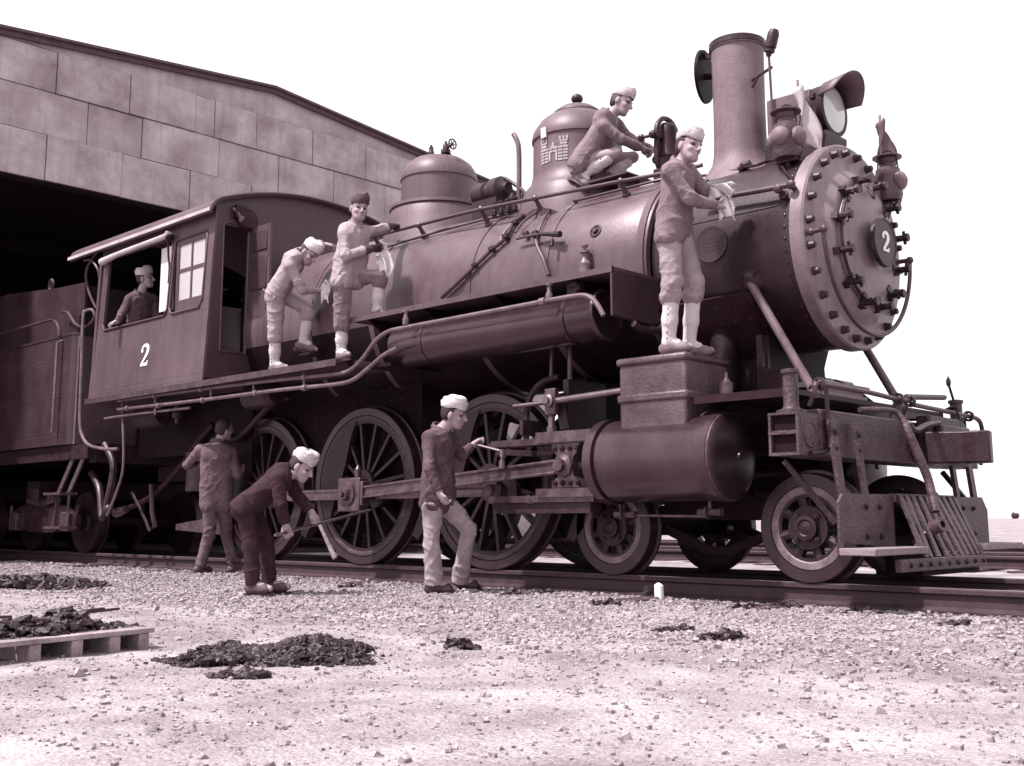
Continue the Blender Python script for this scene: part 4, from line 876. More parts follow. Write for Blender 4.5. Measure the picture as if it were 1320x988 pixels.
# ---------------------------------------------------------------- cylinders
for s in (-1, 1):
    yc = s*1.10
    cy_ = obj('cylinder', MB().lathe((-1.58, yc, .90), (1, 0, 0), [(0, 0), (0, .30), (.02, .335), (.10, .335), (.105, .300), (.12, .298), (.13, .318), (.98, .318), (1.0, .324), (1.10, .330), (1.14, .330), (1.15, .315), (1.12, .31)], 56), 'gloss_black', loco)
    obj('cylinder_cover', MB().lathe((-.47, yc, .90), (1, 0, 0), [(.02, .318), (.045, .316), (.058, .304), (.078, .24), (.098, .15), (.110, .06), (.112, .03), (.128, .025), (.128, 0)], 56), 'cover_black', cy_)
    obj('cover_rim', MB().lathe((-.47, yc, .90), (1, 0, 0), [(.034, .323), (.046, .322), (.050, .316), (.048, .312)], 56), 'oily_steel', cy_)
    ch = obj('steam_chest', MB().box(-1.28, -.665, s*1.31 if s < 0 else .74, -.74 if s < 0 else 1.31, 1.12, 1.63), 'cast', cy_, bevel=.02)
    a_, b_ = (-1.33, -.72) if s < 0 else (.72, 1.33)
    obj('chest_lid', MB().box(-1.30, -.645, a_, b_, 1.615, 1.675), 'cast', cy_, bevel=.022)
    obj('chest_band', MB().box(-1.297, -.648, a_+.005, b_-.005, 1.325, 1.395), 'cast', cy_, bevel=.02)
    obj('cylinder_shoulder', MB().lathe((-.70, s*1.02, .93), (1, 0, 0), [(0, .30), (.06, .325), (.17, .325), (.20, .30)], 40), 'dusty_iron', cy_)
    obj('gland', MB().tube([(-1.57, yc, .90), (-1.66, yc, .90)], .10, 16).tube([(-1.66, yc, .90), (-1.75, yc, .90)], .062, 14), 'oily_steel', cy_)
    obj('piston_rod', MB().tube([(-1.55, yc, .885), (-2.05, yc, .885)], .038, 12), 'steel', cy_)
    obj('drain_cock', MB().tube([(-1.45, yc, .56), (-1.45, yc, .50), (-1.30, yc-s*.0, .48), (-.65, yc, .47)], .012, 6).lathe((-1.50, yc, .485), (1, 0, 0), [(0, .0), (0, .028), (.07, .028), (.07, .05), (.085, .05), (.085, .022), (.2, .03), (.2, 0)], 8), 'oily_steel', cy_)
    obj('drain_cock', MB().lathe((-.72, yc, .50), (1, 0, 0), [(0, .0), (0, .028), (.07, .028), (.07, .05), (.085, .05), (.085, .022), (.2, .03), (.2, 0)], 8).tube([(-.62, yc, .52), (-.62, yc, .58)], .014, 6), 'oily_steel', cy_)
    # crosshead between two guides
    y0, y1 = yc-.10, yc+.10
    gu = obj('slide_guide', MB().box(-2.78, -1.64, y0, y1, 1.065, 1.12).prism([(-2.86, 1.065), (-2.78, 1.12), (-2.78, 1.065)], 'y', y0+.01, y1-.01).box(-2.24, -1.62, y0-.02, y1+.02, 1.075, 1.165), 'oily_steel', loco)
    obj('slide_guide', MB().box(-2.82, -1.64, y0, y1, .59, .645).box(-2.24, -1.62, y0-.02, y1+.02, .63, .70), 'oily_steel', loco)
    obj('guide_beam', MB().box(-2.78, -1.70, y0+.03, y1-.03, .50, .585), 'iron', loco)
    X0 = -1.95
    xh = obj('crosshead', MB().prism([(X0-.13, .705), (X0+.17, .705), (X0+.15, .76), (X0+.10, .80), (X0+.10, .95), (X0+.15, 1.0), (X0+.17, 1.06), (X0-.13, 1.06), (X0-.11, 1.0), (X0-.06, .95), (X0-.06, .80), (X0-.11, .76)], 'y', y0+.0, y1), 'oily_steel', loco)
    m = MB()
    for k in range(4):
        for z in (.745, 1.025): m.bolt((X0-.09+.08*k, y0 if s < 0 else y1, z), (0, s, 0), .024, .02)
    obj('bolts', m, 'iron', xh, kind='stuff')
    obj('wrist_pin', MB().lathe((X0, yc+s*.09, .885), (0, s, 0), [(0, .10), (.03, .10), (.04, .075), (.05, .06), (.09, .05), (.09, 0)], 8), 'oily_steel', xh)
    cr_ = CR if s < 0 else CR2
    pin = Vector((-5.028+cr_[0]*.26, s*1.12, .80+cr_[1]*.26)); xp = Vector((X0-.02, s*1.12, .885)); d = (xp-pin).normalized()
    mr = obj('main_rod', MB().bar(pin+d*.12, xp-d*.1, .045, .115, (0, 0, 1)).bar(pin+d*.12+Vector((0, s*.024, .048)), xp-d*.12+Vector((0, s*.024, .048)), .03, .026).bar(pin+d*.12+Vector((0, s*.024, -.048)), xp-d*.12+Vector((0, s*.024, -.048)), .03, .026), 'oily_steel', loco, bevel=.006)
    obj('rod_big_end', MB().box(pin.x-.17, pin.x+.17, pin.y-.055, pin.y+.055, pin.z-.175, pin.z+.155).box(pin.x+.171, pin.x+.21, pin.y-.05, pin.y+.05, pin.z-.12, pin.z+.12), 'oily_steel', mr, bevel=.012)
    obj('crank_nut', MB().lathe((pin.x-.02, pin.y+s*.055, pin.z), (0, s, 0), [(0, .125), (.015, .125), (.02, .11), (.02, .07), (.06, .065), (.06, .035), (.09, .03), (.09, 0)], 20), 'oily_steel', mr)
    obj('oil_cup', MB().lathe((pin.x+.08, pin.y, pin.z+.15), (0, 0, 1), [(0, .035), (.09, .035), (.11, .02), (.13, .012), (.13, 0)], 10), 'oily_steel', mr)
    # side rods
    ys_ = s*.975
    for xa, xb in ((-6.848, -5.028), (-5.028, -3.196)):
        A, Bq = Vector((xa+cr_[0]*.26, ys_, .80+cr_[1]*.26)), Vector((xb+cr_[0]*.26, ys_, .80+cr_[1]*.26))
        obj('side_rod', MB().bar(A, Bq, .05, .10).bar(A+Vector((0, s*.026, .042)), Bq+Vector((0, s*.026, .042)), .02, .022).bar(A+Vector((0, s*.026, -.042)), Bq+Vector((0, s*.026, -.042)), .02, .022), 'oily_steel', loco)
    for x in (-6.848, -3.196):
        q_ = Vector((x+cr_[0]*.26, ys_, .80+cr_[1]*.26))
        obj('rod_knuckle', MB().lathe(q_-Vector((0, s*.04, 0)), (0, s, 0), [(0, .12), (.085, .12), (.09, .10), (.10, .06), (.13, .05), (.13, 0)], 24), 'oily_steel', loco)
    # guide yoke, rocker and valve rod
    yk_ = obj('guide_yoke', MB().tube([(-2.55, s*1.0, 1.12), (-2.55, s*.98, 1.42), (-2.48, s*.96, 1.57), (-2.36, s*.95, 1.64), (-2.22, s*.94, 1.66)], .028, 8, smooth=4).box(-2.57, -2.53, min(s*1.06, s*.5), max(s*1.06, s*.5), 1.17, 1.30).box(-2.12, -2.06, min(s*1.0, s*.5), max(s*1.0, s*.5), .5, 1.62), 'iron', loco)
    obj('yoke_rod', MB().tube([(-2.30, s*.95, 1.66), (-2.26, s*.95, 2.3)], .018, 8).tube([(-2.09, s*.95, 1.5), (-2.08, s*.95, 2.3)], .022, 8), 'oily_steel', yk_)
    rk = obj('rocker_block', MB().box(-2.20, -2.085, s*1.12-.03, s*1.12+.03, 1.315, 1.535), 'oily_steel', loco, bevel=.008)
    obj('rocker_pin', MB().lathe((-2.14, s*1.15, 1.43), (0, s, 0), [(0, .055), (.03, .055), (.04, .035), (.06, .03), (.06, 0)], 16), 'steel', rk)
    obj('valve_rod', MB().tube([(-2.10, s*1.12, 1.43), (-1.28, s*1.08, 1.47)], .027, 10).tube([(-1.38, s*1.085, 1.465), (-1.30, s*1.08, 1.469)], .045, 10).tube([(-2.6, s*1.1, 1.42), (-2.2, s*1.1, 1.425)], .018, 8), 'steel', rk)
    obj('oil_cup', MB().lathe((-2.2, s*1.06, 1.165), (0, 0, 1), [(0, .04), (.05, .045), (.06, .03), (.14, .03), (.15, .04), (.17, .04), (.17, 0)], 10), 'steel', gu)
    obj('link_arm', MB().bar((-2.15, s*1.02, 1.5), (-2.1, s*1.0, 1.2), .04, .08).bar((-3.0, s*.9, 1.05), (-2.3, s*.92, 1.0), .03, .05), 'iron', loco)
# cylinder-side lubricator on the front deck
# ---------------------------------------------------------------- deck and pilot beam
obj('front_deck', MB().box(-.62, .17, -1.26, 1.26, 1.30, 1.335).box(-.62, .17, -1.272, -1.261, 1.283, 1.342).box(-.62, .17, 1.261, 1.272, 1.283, 1.342), 'black', loco)
obj('lubricator', MB().lathe((-.50, -1.02, 1.34), (0, 0, 1), [(0, .06), (.02, .06), (.02, .05), (.11, .05), (.12, .035), (.15, .012), (.19, .012), (.19, 0)], 14), 'oily_steel', loco)
bmx = obj('pilot_beam', MB().box(.10, .345, -1.20, 1.20, .862, 1.188), 'dusty_iron', loco, bevel=.012)
for s in (-1, 1):
    pk = MB()
    # cast push-pole pocket: block with two square cores in its end and a dished front
    ye = s*1.50; yin = s*1.215
    pk.box(.12, .345, min(ye-s*.035, yin), max(ye-s*.035, yin), .865, 1.150)
    for z0, z1 in ((.865, .885), (1.005, 1.03), (1.135, 1.150)): pk.box(.12, .345, min(ye, ye-s*.0352), max(ye, ye-s*.0352), z0, z1)
    for x0, x1 in ((.1213, .14), (.325, .3437)):
        for z0, z1 in ((.886, 1.004), (1.031, 1.134)): pk.box(x0, x1, min(ye-s*.001, ye-s*.034), max(ye-s*.001, ye-s*.034), z0, z1)
    pb_ = obj('beam_end_casting', pk, 'dusty_iron', bmx)
    for z0, z1 in ((.887, 1.003), (1.032, 1.133)): obj('pocket_core', MB().box(.142, .323, ye-s*.034-.0005, ye-s*.034+.0005 if s > 0 else ye-s*.034+.0, z0, z1), 'under', bmx)
    yq = s*1.345
    obj('push_pole_cup', MB().lathe((.345, yq, 1.01), (1, 0, 0), [(0, .095), (.010, .09), (.010, .075), (.003, .072), (-.06+.065, .05), (.004, 0)], 28), 'dusty_iron', bmx)
    po = obj('corner_post', MB().lathe((.235, s*1.385, 1.151), (0, 0, 1), [(0, .10), (.02, .10), (.03, .06), (.05, .052), (.265, .05), (.27, .062), (.295, .062), (.30, .04), (.30, 0)], 20), 'dusty_iron', loco)
    obj('beam_strap', MB().tube([(.24, s*1.15, 1.345), (.30, s*1.14, 1.36), (.36, s*1.135, 1.33), (.362, s*1.13, 1.1), (.362, s*1.13, .95), (.362, s*1.18, .90), (.362, s*1.38, .88)], .016, 8, smooth=3), 'iron', bmx)
    # hangers carrying the pilot
    for yy, w_ in ((s*1.13, .08), (s*.79, .06)):
        hg = obj('pilot_hanger', MB().bar((.385, yy, 1.12), (.455, yy-s*.0, .45), w_, .03, (1, 0, 0)), 'dusty_iron', loco)
        for z in (1.03, .92): obj('bolt', MB().bolt((.40, yy, z), (1, 0, 0), .026, .02), 'iron', hg)
    obj('pilot_brace', MB().bar((.12, s*1.30, .84), (.46, s*1.26, .42), .035, .035), 'iron', loco)
    # smokebox braces
    b0, b1 = Vector((-.44, s*.74, 2.25)), Vector((.06, s*.72, 1.34))
    br = obj('smokebox_brace', MB().tube([b0, b1], .034, 12), 'pipe', loco)
    nn = Vector((0, b0.y, b0.z-2.57)).normalized()
    obj('brace_foot', MB().lathe(b0-nn*.035, nn, [(0, .10), (.02, .10), (.03, .07), (.06, .05), (.07, 0)], 16), 'iron', br)
    m = MB()
    for k in range(4):
        a = .78+k*1.57; e1_ = Vector((1, 0, 0)); e2_ = nn.cross(e1_); m.bolt(b0-nn*.02+(e1_*math.cos(a)+e2_*math.sin(a))*.08, nn, .02, .02)
    obj('bolts', m, 'iron', br, kind='stuff')
# step board standing on the deck, low boxes in front of the saddle
obj('tool_chest', MB().box(-.35, .02, -.47, .19, 1.345, 1.395).box(-.33, .0, -.44, .16, 1.395, 1.43).box(-.36, .03, -.50, .22, 1.432, 1.475), 'wood', loco, bevel=.006)
for y_ in (-.605, .605): obj('deck_bracket', MB().prism([(-.46, 1.335), (-.05, 1.335), (-.30, 1.55), (-.46, 1.62)], 'y', y_-.015, y_+.015), 'black', loco)
# uncoupling lever and flag-holder rods over the beam
lv = obj('uncoupling_lever', MB().tube([(.40, -1.34, 1.25), (.40, -1.36, 1.31), (.40, -1.28, 1.345), (.40, -.60, 1.345), (.40, -.14, 1.33), (.40, .10, 1.335)], .019, 8, smooth=3).tube([(.40, .04, 1.36), (.40, .4, 1.385), (.40, .75, 1.41)], .022, 8), 'dark_pipe', loco)
obj('uncoupling_lever', MB().tube([(.40, .12, 1.31), (.40, .7, 1.30), (.40, 1.18, 1.29), (.40, 1.40, 1.28), (.40, 1.49, 1.22), (.40, 1.50, 1.05), (.39, 1.44, .90)], .019, 8, smooth=3), 'dark_pipe', loco)
for y_, z_ in ((-1.30, 1.345), (-.10, 1.335), (.10, 1.33), (1.22, 1.29)):
    obj('lever_eye', MB().lathe((.40, y_-.015, z_), (0, 1, 0), [(0, .026), (0, .045), (.03, .045), (.03, .026)], 12).bar((.38, y_, z_-.02), (.32, y_, 1.2), .025, .02), 'iron', lv)
obj('coupler_pocket', MB().prism([(.30, .86), (1.02, .86), (1.02, 1.20), (.92, 1.24), (.30, 1.24)], 'x', .345, .46).box(.46, .52, .38, .94, .90, 1.17), 'iron', loco, bevel=.02)
kn = obj('coupler_head', MB().prism([(.44, -.10), (.70, -.10), (.78, -.16), (.88, -.16), (.92, -.06), (.86, .0), (.74, .02), (.72, .10), (.80, .16), (.78, .20), (.66, .22), (.44, .14)], 'z', .86, 1.10), 'iron', loco, bevel=.012)
kn.rotation_euler = (0, 0, .55); kn.location = kn.location+Vector((.05, .02, 0))
obj('lift_wheel', MB().tube([Vector((.45, .95+.06*math.cos(a), 1.20+.06*math.sin(a))) for a in np.linspace(0, 6.28, 17)], .012, 6, False).tube([(.45, .95, 1.14), (.45, .95, 1.26)], .01, 5).tube([(.45, .89, 1.2), (.45, 1.01, 1.2)], .01, 5).tube([(.44, .95, 1.2), (.42, .80, 1.52)], .011, 6).lathe((.42, .80, 1.50), (0, 0, 1), [(0, .01), (.02, .02), (.05, .02), (.09, 0)], 8), 'iron', loco)
# drawbar hanging by its pin across the pilot, hose
obj('drawbar', MB().tube([P(1108, 528, x=.50), P(1148, 529, x=.55), P(1163, 540, x=.60), P(1172, 560, x=.65), P(1185, 590, x=.70), P(1197, 620, x=.74), P(1206, 660, x=.80)], [.018, .018, .022, .030, .032, .030, .030], 12, smooth=4).lathe(P(1209, 678, x=.82), (1, -.2, .3), [(-.04, .026), (-.04, .052), (.04, .052), (.04, .026)], 16), 'dusty_iron', loco)
obj('chain', MB().tube([P(1170, 545, x=.62), P(1180, 555, x=.6), P(1195, 548, x=.55), P(1210, 545, x=.5)], .022, 6, smooth=4), 'iron', loco)
# ---------------------------------------------------------------- pilot
for s in (-1, 1):
    a_, b_ = (s*1.30, s*.50) if s < 0 else (.50, 1.22)
    poly = [(a_, .30 if s < 0 else .25), (a_+(.0 if s < 0 else 0), .56 if s < 0 else .62), (a_+(.06 if s < 0 else .0), .615), (b_-(.0 if s < 0 else .10), .62), (b_, .62 if s < 0 else .52), (b_, .25)]
    pp_ = obj('pilot_plate', MB().prism(poly, 'x', .485, .505), 'dusty_iron', loco)
    for yy in (.72, .92): 
        for z in (.33, .53): obj('bolt', MB().bolt((.505, s*yy, z), (1, 0, 0), .02, .014), 'iron', pp_)
    obj('footboard', MB().box(.49, .74, min(s*.50, s*1.30), max(s*.50, s*1.30), .215, .262), 'wood', loco, bevel=.006)
obj('pilot_top_bar', MB().box(.47, .53, -.50, .50, .565, .625), 'dusty_iron', loco)
lbm = obj('pilot_bottom_bar', MB().box(.70, .745, -.95, .50, .10, .185), 'dusty_iron', loco, bevel=.006)
for k in range(9): obj('bolt', MB().bolt((.745, -.80+.155*k, .143), (1, 0, 0), .017, .012), 'iron', lbm)
slat = [(-.47, -.52), (-.37, -.44), (-.27, -.30), (-.15, -.16), (-.04, -.03), (.06, .10), (.16, .20), (.26, .30), (.37, .39), (.46, .47)]
for i, (yt, yb_) in enumerate(slat):
    obj('pilot_slat', MB().bar((.545, yt, .60), (.725, yb_+.0, .188), .055, .018, (1, 0, .4)), 'dusty_iron', loco)
    obj('slat_clip', MB().box(.531, .55, yt-.035, yt+.035, .55, .615), 'iron', loco)
obj('pilot_shoe', MB().box(.35, .69, -.5, .5, .06, .09).box(.40, .46, -.45, -.40, .09, .56).box(.40, .46, .40, .45, .09, .56), 'under', loco)

for s in (-1, 1): obj('under_cab_shade_plate', MB().prism([(-9.7, 1.25), (-9.7, 1.955), (-7.05, 1.955), (-7.05, 1.0), (-7.6, 1.0), (-7.8, 1.25)], 'y', s*.80-.015, s*.80+.015), 'belly', loco)  # added dark plates: hide the bright cab floor underside, stand in for shade
# ---------------------------------------------------------------- tender
tn = thing('tender', 'black riveted tender coupled behind the cab, half inside the shed', 'tender', (-13, 0, 0))
TX0, TX1 = -16.8, -10.35
def rrect(x0, x1, y0, y1, r, n=6):
    pts = []
    for cx, cy2, a0_ in ((x1-r, y1-r, 0), (x0+r, y1-r, 90), (x0+r, y0+r, 180), (x1-r, y0+r, 270)):
        pts += [(cx+r*math.cos(math.radians(a0_+90*k/n)), cy2+r*math.sin(math.radians(a0_+90*k/n))) for k in range(n+1)]
    return pts
tank = obj('tank', MB().prism(rrect(TX0, TX1, -1.46, 1.46, .14), 'z', 1.45, 2.93), 'tender', tn, ang=20)
obj('tank_rim', MB().prism(rrect(TX0-.01, TX1+.01, -1.47, 1.47, .15), 'z', 2.925, 2.955), 'tender', tank)
m = MB()
for i in range(70):
    for z in (1.56, 1.62, 2.10, 2.16, 2.62, 2.68): m.rivet((-13.5+.043*i, -1.461, z), (0, -1, 0), .009)
for i in range(36):
    for x in (-10.62, -10.55): m.rivet((x, -1.461, 1.5+.04*i), (0, -1, 0), .009)
obj('rivets', m, 'tender', tank, kind='stuff')
# coal bunker boards, flared collar falling towards the front
cb_ = obj('coal_board', MB().prism([(-16.6, 2.95), (-10.55, 2.95), (-10.55, 3.20), (-10.42, 3.28), (-10.42, 3.66), (-11.2, 3.70), (-13, 3.86), (-16.6, 3.9)], 'y', -1.33, -1.29), 'tender', tn)
obj('coal_board', MB().prism([(-16.6, 2.95), (-10.55, 2.95), (-10.42, 3.66), (-13, 3.86), (-16.6, 3.9)], 'y', 1.29, 1.33), 'tender', tn)
obj('bulkhead', MB().prism([(-1.285, 2.96), (1.285, 2.96), (1.285, 3.66), (-1.285, 3.66)], 'x', -10.62, -10.58), 'tender', tn)
obj('corner_sheet', MB().lathe((-10.62, -1.17, 2.96), (0, 0, 1), [(0, .145), (.0, .16), (.69, .16), (.69, .145)], 10, math.pi*1.0, math.pi*1.5+.2), 'dome', tn)
m = MB()
for i in range(18): m.rivet((-10.95, -1.331, 3.0+.04*i), (0, -1, 0), .010)
obj('rivets', m, 'tender', cb_, kind='stuff')
obj('lifting_eye', MB().tube([(-11.55+.06*math.cos(a), -1.31, 3.79+.08*math.sin(a)) for a in np.linspace(0, 6.28, 13)], .022, 6, False), 'iron', tn)
obj('handrail', MB().tube([(-13.2, -1.49, 3.20), (-11.2, -1.49, 3.20), (-10.98, -1.49, 3.18), (-10.82, -1.49, 3.06), (-10.78, -1.49, 2.94)], .022, 8, smooth=4), 'dark_pipe', tn)
obj('gangway_rail', MB().tube([P(81, 402, y=-1.42), P(88, 404, y=-1.42), P(97, 418, y=-1.42), P(108, 422, y=-1.42), P(118, 416, y=-1.40), P(124, 405, y=-1.40)], .02, 8, smooth=4), 'dark_pipe', tn)
obj('step_grab_iron', MB().tube([P(123, 408, y=-1.40), P(119, 400, y=-1.42), P(111, 401, y=-1.45), P(107, 410, y=-1.48), P(105, 470, y=-1.50), P(103, 540, y=-1.50), P(106, 562, y=-1.50), P(115, 574, y=-1.48), P(135, 579, y=-1.44), P(152, 579, y=-1.42)], .021, 8, smooth=5), 'pipe', tn)
obj('side_handhold', MB().tube([(-10.72, -1.47, 2.87), (-10.74, -1.53, 2.84), (-10.74, -1.53, 1.62), (-10.72, -1.47, 1.58)], .019, 8), 'pipe', tn)
obj('fall_plate_rail', MB().tube([P(131, 318, y=-1.35), P(118, 335, y=-1.35), P(111, 352, y=-1.35), P(114, 375, y=-1.35), P(124, 398, y=-1.38)], .016, 8, smooth=5), 'dark_pipe', tn)
obj('front_panel', MB().box(-10.349, -10.30, -1.42, -.55, 1.45, 2.90), 'dome', tn)
fm = obj('frame_sill', MB().box(-16.9, -9.95, -1.40, -1.30, 1.25, 1.44).box(-16.9, -9.95, 1.30, 1.40, 1.25, 1.44).box(-10.1, -9.92, -1.3, 1.3, 1.2, 1.44), 'iron', tn)
obj('deck', MB().box(-16.9, -9.95, -1.29, 1.29, 1.3, 1.445), 'under', tn)
# cab step hung from the sill
st_ = MB().bar((-10.42, -1.36, 1.27), (-10.62, -1.45, .80), .03, .05).bar((-10.12, -1.36, 1.27), (-10.32, -1.45, .80), .03, .05).bar((-10.62, -1.45, .80), (-10.62, -1.48, .35), .03, .05).bar((-10.30, -1.45, .80), (-10.25, -1.48, .35), .03, .05)
sp_ = obj('step_hanger', st_, 'dusty_iron', tn)
for z, x in ((.80, -10.48), (.36, -10.44)): obj('step_tread', MB().box(x-.26, x+.22, -1.60, -1.36, z-.02, z+.012), 'dusty_iron', sp_)
# truck
def truck(xc):
    for s in (-1, 1):
        tf = obj('truck_side_frame', MB().prism([(xc-1.1, .52), (xc-.75, .66), (xc+.75, .66), (xc+1.1, .52), (xc+1.1, .40), (xc+.75, .40), (xc+.4, .28), (xc-.4, .28), (xc-.75, .40), (xc-1.1, .40)], 'y', s*1.02-.04, s*1.02+.04), 'iron', tn)
        obj('bolster_spring', MB().prism([(xc-.45, .70), (xc, .64), (xc+.45, .70), (xc+.45, .76), (xc, .92), (xc-.45, .76)], 'y', s*1.04-.05, s*1.04+.05), 'dusty_iron', tf)
        for dx in (-.85, .85):
            obj('journal_box', MB().box(xc+dx-.13, xc+dx+.13, s*1.03-.09, s*1.03+.09, .30, .56), 'dusty_iron', tf, bevel=.02)
            obj('wheel', MB().lathe((xc+dx, s*.80, .42), (0, -s, 0), [(0, 0), (-.02, .10), (.01, .12), (.0, .30), (-.01, .33), (-.015, .42), (.10, .425), (.105, .45), (.13, .45), (.13, 0)], 36), 'wheel', tn)
            obj('pedestal', MB().tube([(xc+dx-.25, s*1.03, .66), (xc+dx-.2, s*1.05, .35)], .03, 6).tube([(xc+dx+.25, s*1.03, .66), (xc+dx+.2, s*1.05, .35)], .03, 6), 'iron', tf)
    for dx in (-.85, .85): obj('axle', MB().tube([(xc+dx, -.8, .42), (xc+dx, .8, .42)], .07, 10), 'under', tn)
    obj('bolster', MB().box(xc-.2, xc+.2, -1.2, 1.2, .75, 1.0), 'under', tn)
truck(-12.0); truck(-15.4)
# ---------------------------------------------------------------- people
class Field:
    """signed distance grid with local smooth unions, polygonised by surface nets"""
    def __init__(s, pts, pad, h):
        p = np.array(pts, float); s.h = h; s.lo = p.min(0)-pad; s.n = np.ceil((p.max(0)+pad-s.lo)/h).astype(int)+1
        s.d = np.full(s.n, .25, np.float32)
        s.ax = [s.lo[i]+h*np.arange(s.n[i]) for i in range(3)]
    def box(s, lo, hi):
        a = np.clip(((np.asarray(lo)-s.lo)/s.h).astype(int), 0, s.n-1); b = np.clip(((np.asarray(hi)-s.lo)/s.h).astype(int)+2, 1, s.n)
        sl = tuple(slice(i, j) for i, j in zip(a, b))
        g = np.meshgrid(*[s.ax[i][sl[i]] for i in range(3)], indexing='ij', sparse=True)
        return sl, g
    def put(s, sl, d, k, op):
        c = s.d[sl]
        if op == 'u':
            hh = np.clip(.5+.5*(c-d)/k, 0, 1) if k > 0 else (d < c)*1.0
            s.d[sl] = c*(1-hh)+d*hh-(k*hh*(1-hh) if k > 0 else 0)
        else:
            d = -d; hh = np.clip(.5-.5*(c-d)/k, 0, 1) if k > 0 else (d > c)*1.0
            s.d[sl] = c*(1-hh)+d*hh+(k*hh*(1-hh) if k > 0 else 0)
    def cone(s, a, b, ra, rb, k=.02, op='u', cr=None):
        a, b = np.array(a, float), np.array(b, float); m = max(ra, rb)+k+.09
        sl, (x, y, z) = s.box(np.minimum(a, b)-m, np.maximum(a, b)+m)
        ab = b-a; L = max(ab@ab, 1e-9)
        t = np.clip(((x-a[0])*ab[0]+(y-a[1])*ab[1]+(z-a[2])*ab[2])/L, 0, 1)
        d = np.sqrt((x-a[0]-t*ab[0])**2+(y-a[1]-t*ab[1])**2+(z-a[2]-t*ab[2])**2)-(ra+(rb-ra)*t)
        if cr:                                                                  # creases that wind round the limb: (depth, spacing, seed, centre, spread)
            ln = math.sqrt(L); ux = ab/ln; e1 = np.cross(ux, (.3, .2, .93)); e1 /= np.linalg.norm(e1); e2 = np.cross(ux, e1)
            an = np.arctan2((x-a[0])*e2[0]+(y-a[1])*e2[1]+(z-a[2])*e2[2], (x-a[0])*e1[0]+(y-a[1])*e1[1]+(z-a[2])*e1[2])
            q = np.random.default_rng(cr[2]); p1, p2 = q.uniform(0, 6.28, 2); ss = t*ln
            w1 = np.abs(np.sin(math.pi*ss/cr[1]+1.1*np.sin(an+p1)+p2)); w2 = np.abs(np.sin(math.pi*ss/(cr[1]*1.6)-.9*np.sin(an*2+p2)+p1))
            env = np.exp(-((t-cr[3])/cr[4])**2)*(.65+.35*np.sin(an+p2))
            d = d+cr[0]*env*(.3-(1-w1)**3-.8*(1-w2)**4)
        s.put(sl, d.astype(np.float32), k, op)
    def ell(s, c, r, F=None, k=.02, op='u'):
        """ellipsoid with radii r along the rows of the frame F"""
        c, r = np.array(c, float), np.array(r, float); F = np.eye(3) if F is None else F; m = r.max()+k+.09
        sl, (x, y, z) = s.box(c-m, c+m)
        u = [((x-c[0])*F[i][0]+(y-c[1])*F[i][1]+(z-c[2])*F[i][2])/r[i] for i in range(3)]
        q = np.sqrt(u[0]**2+u[1]**2+u[2]**2); g = np.sqrt((u[0]/r[0])**2+(u[1]/r[1])**2+(u[2]/r[2])**2)+1e-6
        s.put(sl, (q*(q-1)/g).astype(np.float32), k, op)
    def cut(s, p, n, k=.006):
        """keep what lies behind the plane through p with outward normal n"""
        n = np.array(n, float)/np.linalg.norm(n); x, y, z = np.meshgrid(*s.ax, indexing='ij', sparse=True)
        d = ((x-p[0])*n[0]+(y-p[1])*n[1]+(z-p[2])*n[2]).astype(np.float32); s.d = np.maximum(s.d, d)
    def folds(s, amp, seed, f=15):
        """sparse sharp ridges of pulled cloth, warped and patchy"""
        r = np.random.default_rng(seed); x, y, z = np.meshgrid(*s.ax, indexing='ij', sparse=True); o = 0
        wx = .03*np.sin(9*y+11*z+seed)+.012*np.sin(27*z-23*x); wy = .03*np.sin(8*x-12*z+2*seed)+.012*np.sin(25*y+19*z)
        for i in range(7):
            v = r.normal(size=3); v = v/np.linalg.norm(v)*f*r.uniform(.6, 1.6)
            w = (1-np.abs(np.sin(v[0]*(x+wx)+v[1]*(y+wy)+v[2]*z+r.uniform(0, 6.28))))**4
            q = r.normal(size=3)*8; g = np.clip(.3+.9*np.sin(q[0]*x+q[1]*y+q[2]*z+r.uniform(0, 6.28)), 0, 1); o = o-w*g*r.uniform(.6, 1.1)
        s.d = s.d+(amp*(o+.25)).astype(np.float32)
    def mesh(s, name):
        d = s.d; ins = d < 0
        n = np.array(d.shape); c = np.zeros(n-1, np.int8)
        for i in (0, 1):
            for j in (0, 1):
                for k in (0, 1): c += ins[i:n[0]-1+i, j:n[1]-1+j, k:n[2]-1+k]
        act = (c > 0) & (c < 8); ci = np.argwhere(act); idm = np.full(act.shape, -1, np.int32); idm[act] = np.arange(len(ci))
        acc = np.zeros((len(ci), 3)); cnt = np.zeros(len(ci))
        cor = [(i, j, k) for i in (0, 1) for j in (0, 1) for k in (0, 1)]
        dv = np.stack([d[ci[:, 0]+i, ci[:, 1]+j, ci[:, 2]+k] for i, j, k in cor], 1)
        for a in range(8):
            for b in range(a+1, 8):
                A, Bc = np.array(cor[a]), np.array(cor[b])
                if np.abs(A-Bc).sum() != 1: continue
                x = (dv[:, a] < 0) != (dv[:, b] < 0); t = dv[x, a]/(dv[x, a]-dv[x, b])
                acc[x] += A+(Bc-A)*t[:, None]; cnt[x] += 1
        v = s.lo+s.h*(ci+acc/cnt[:, None])
        F = []
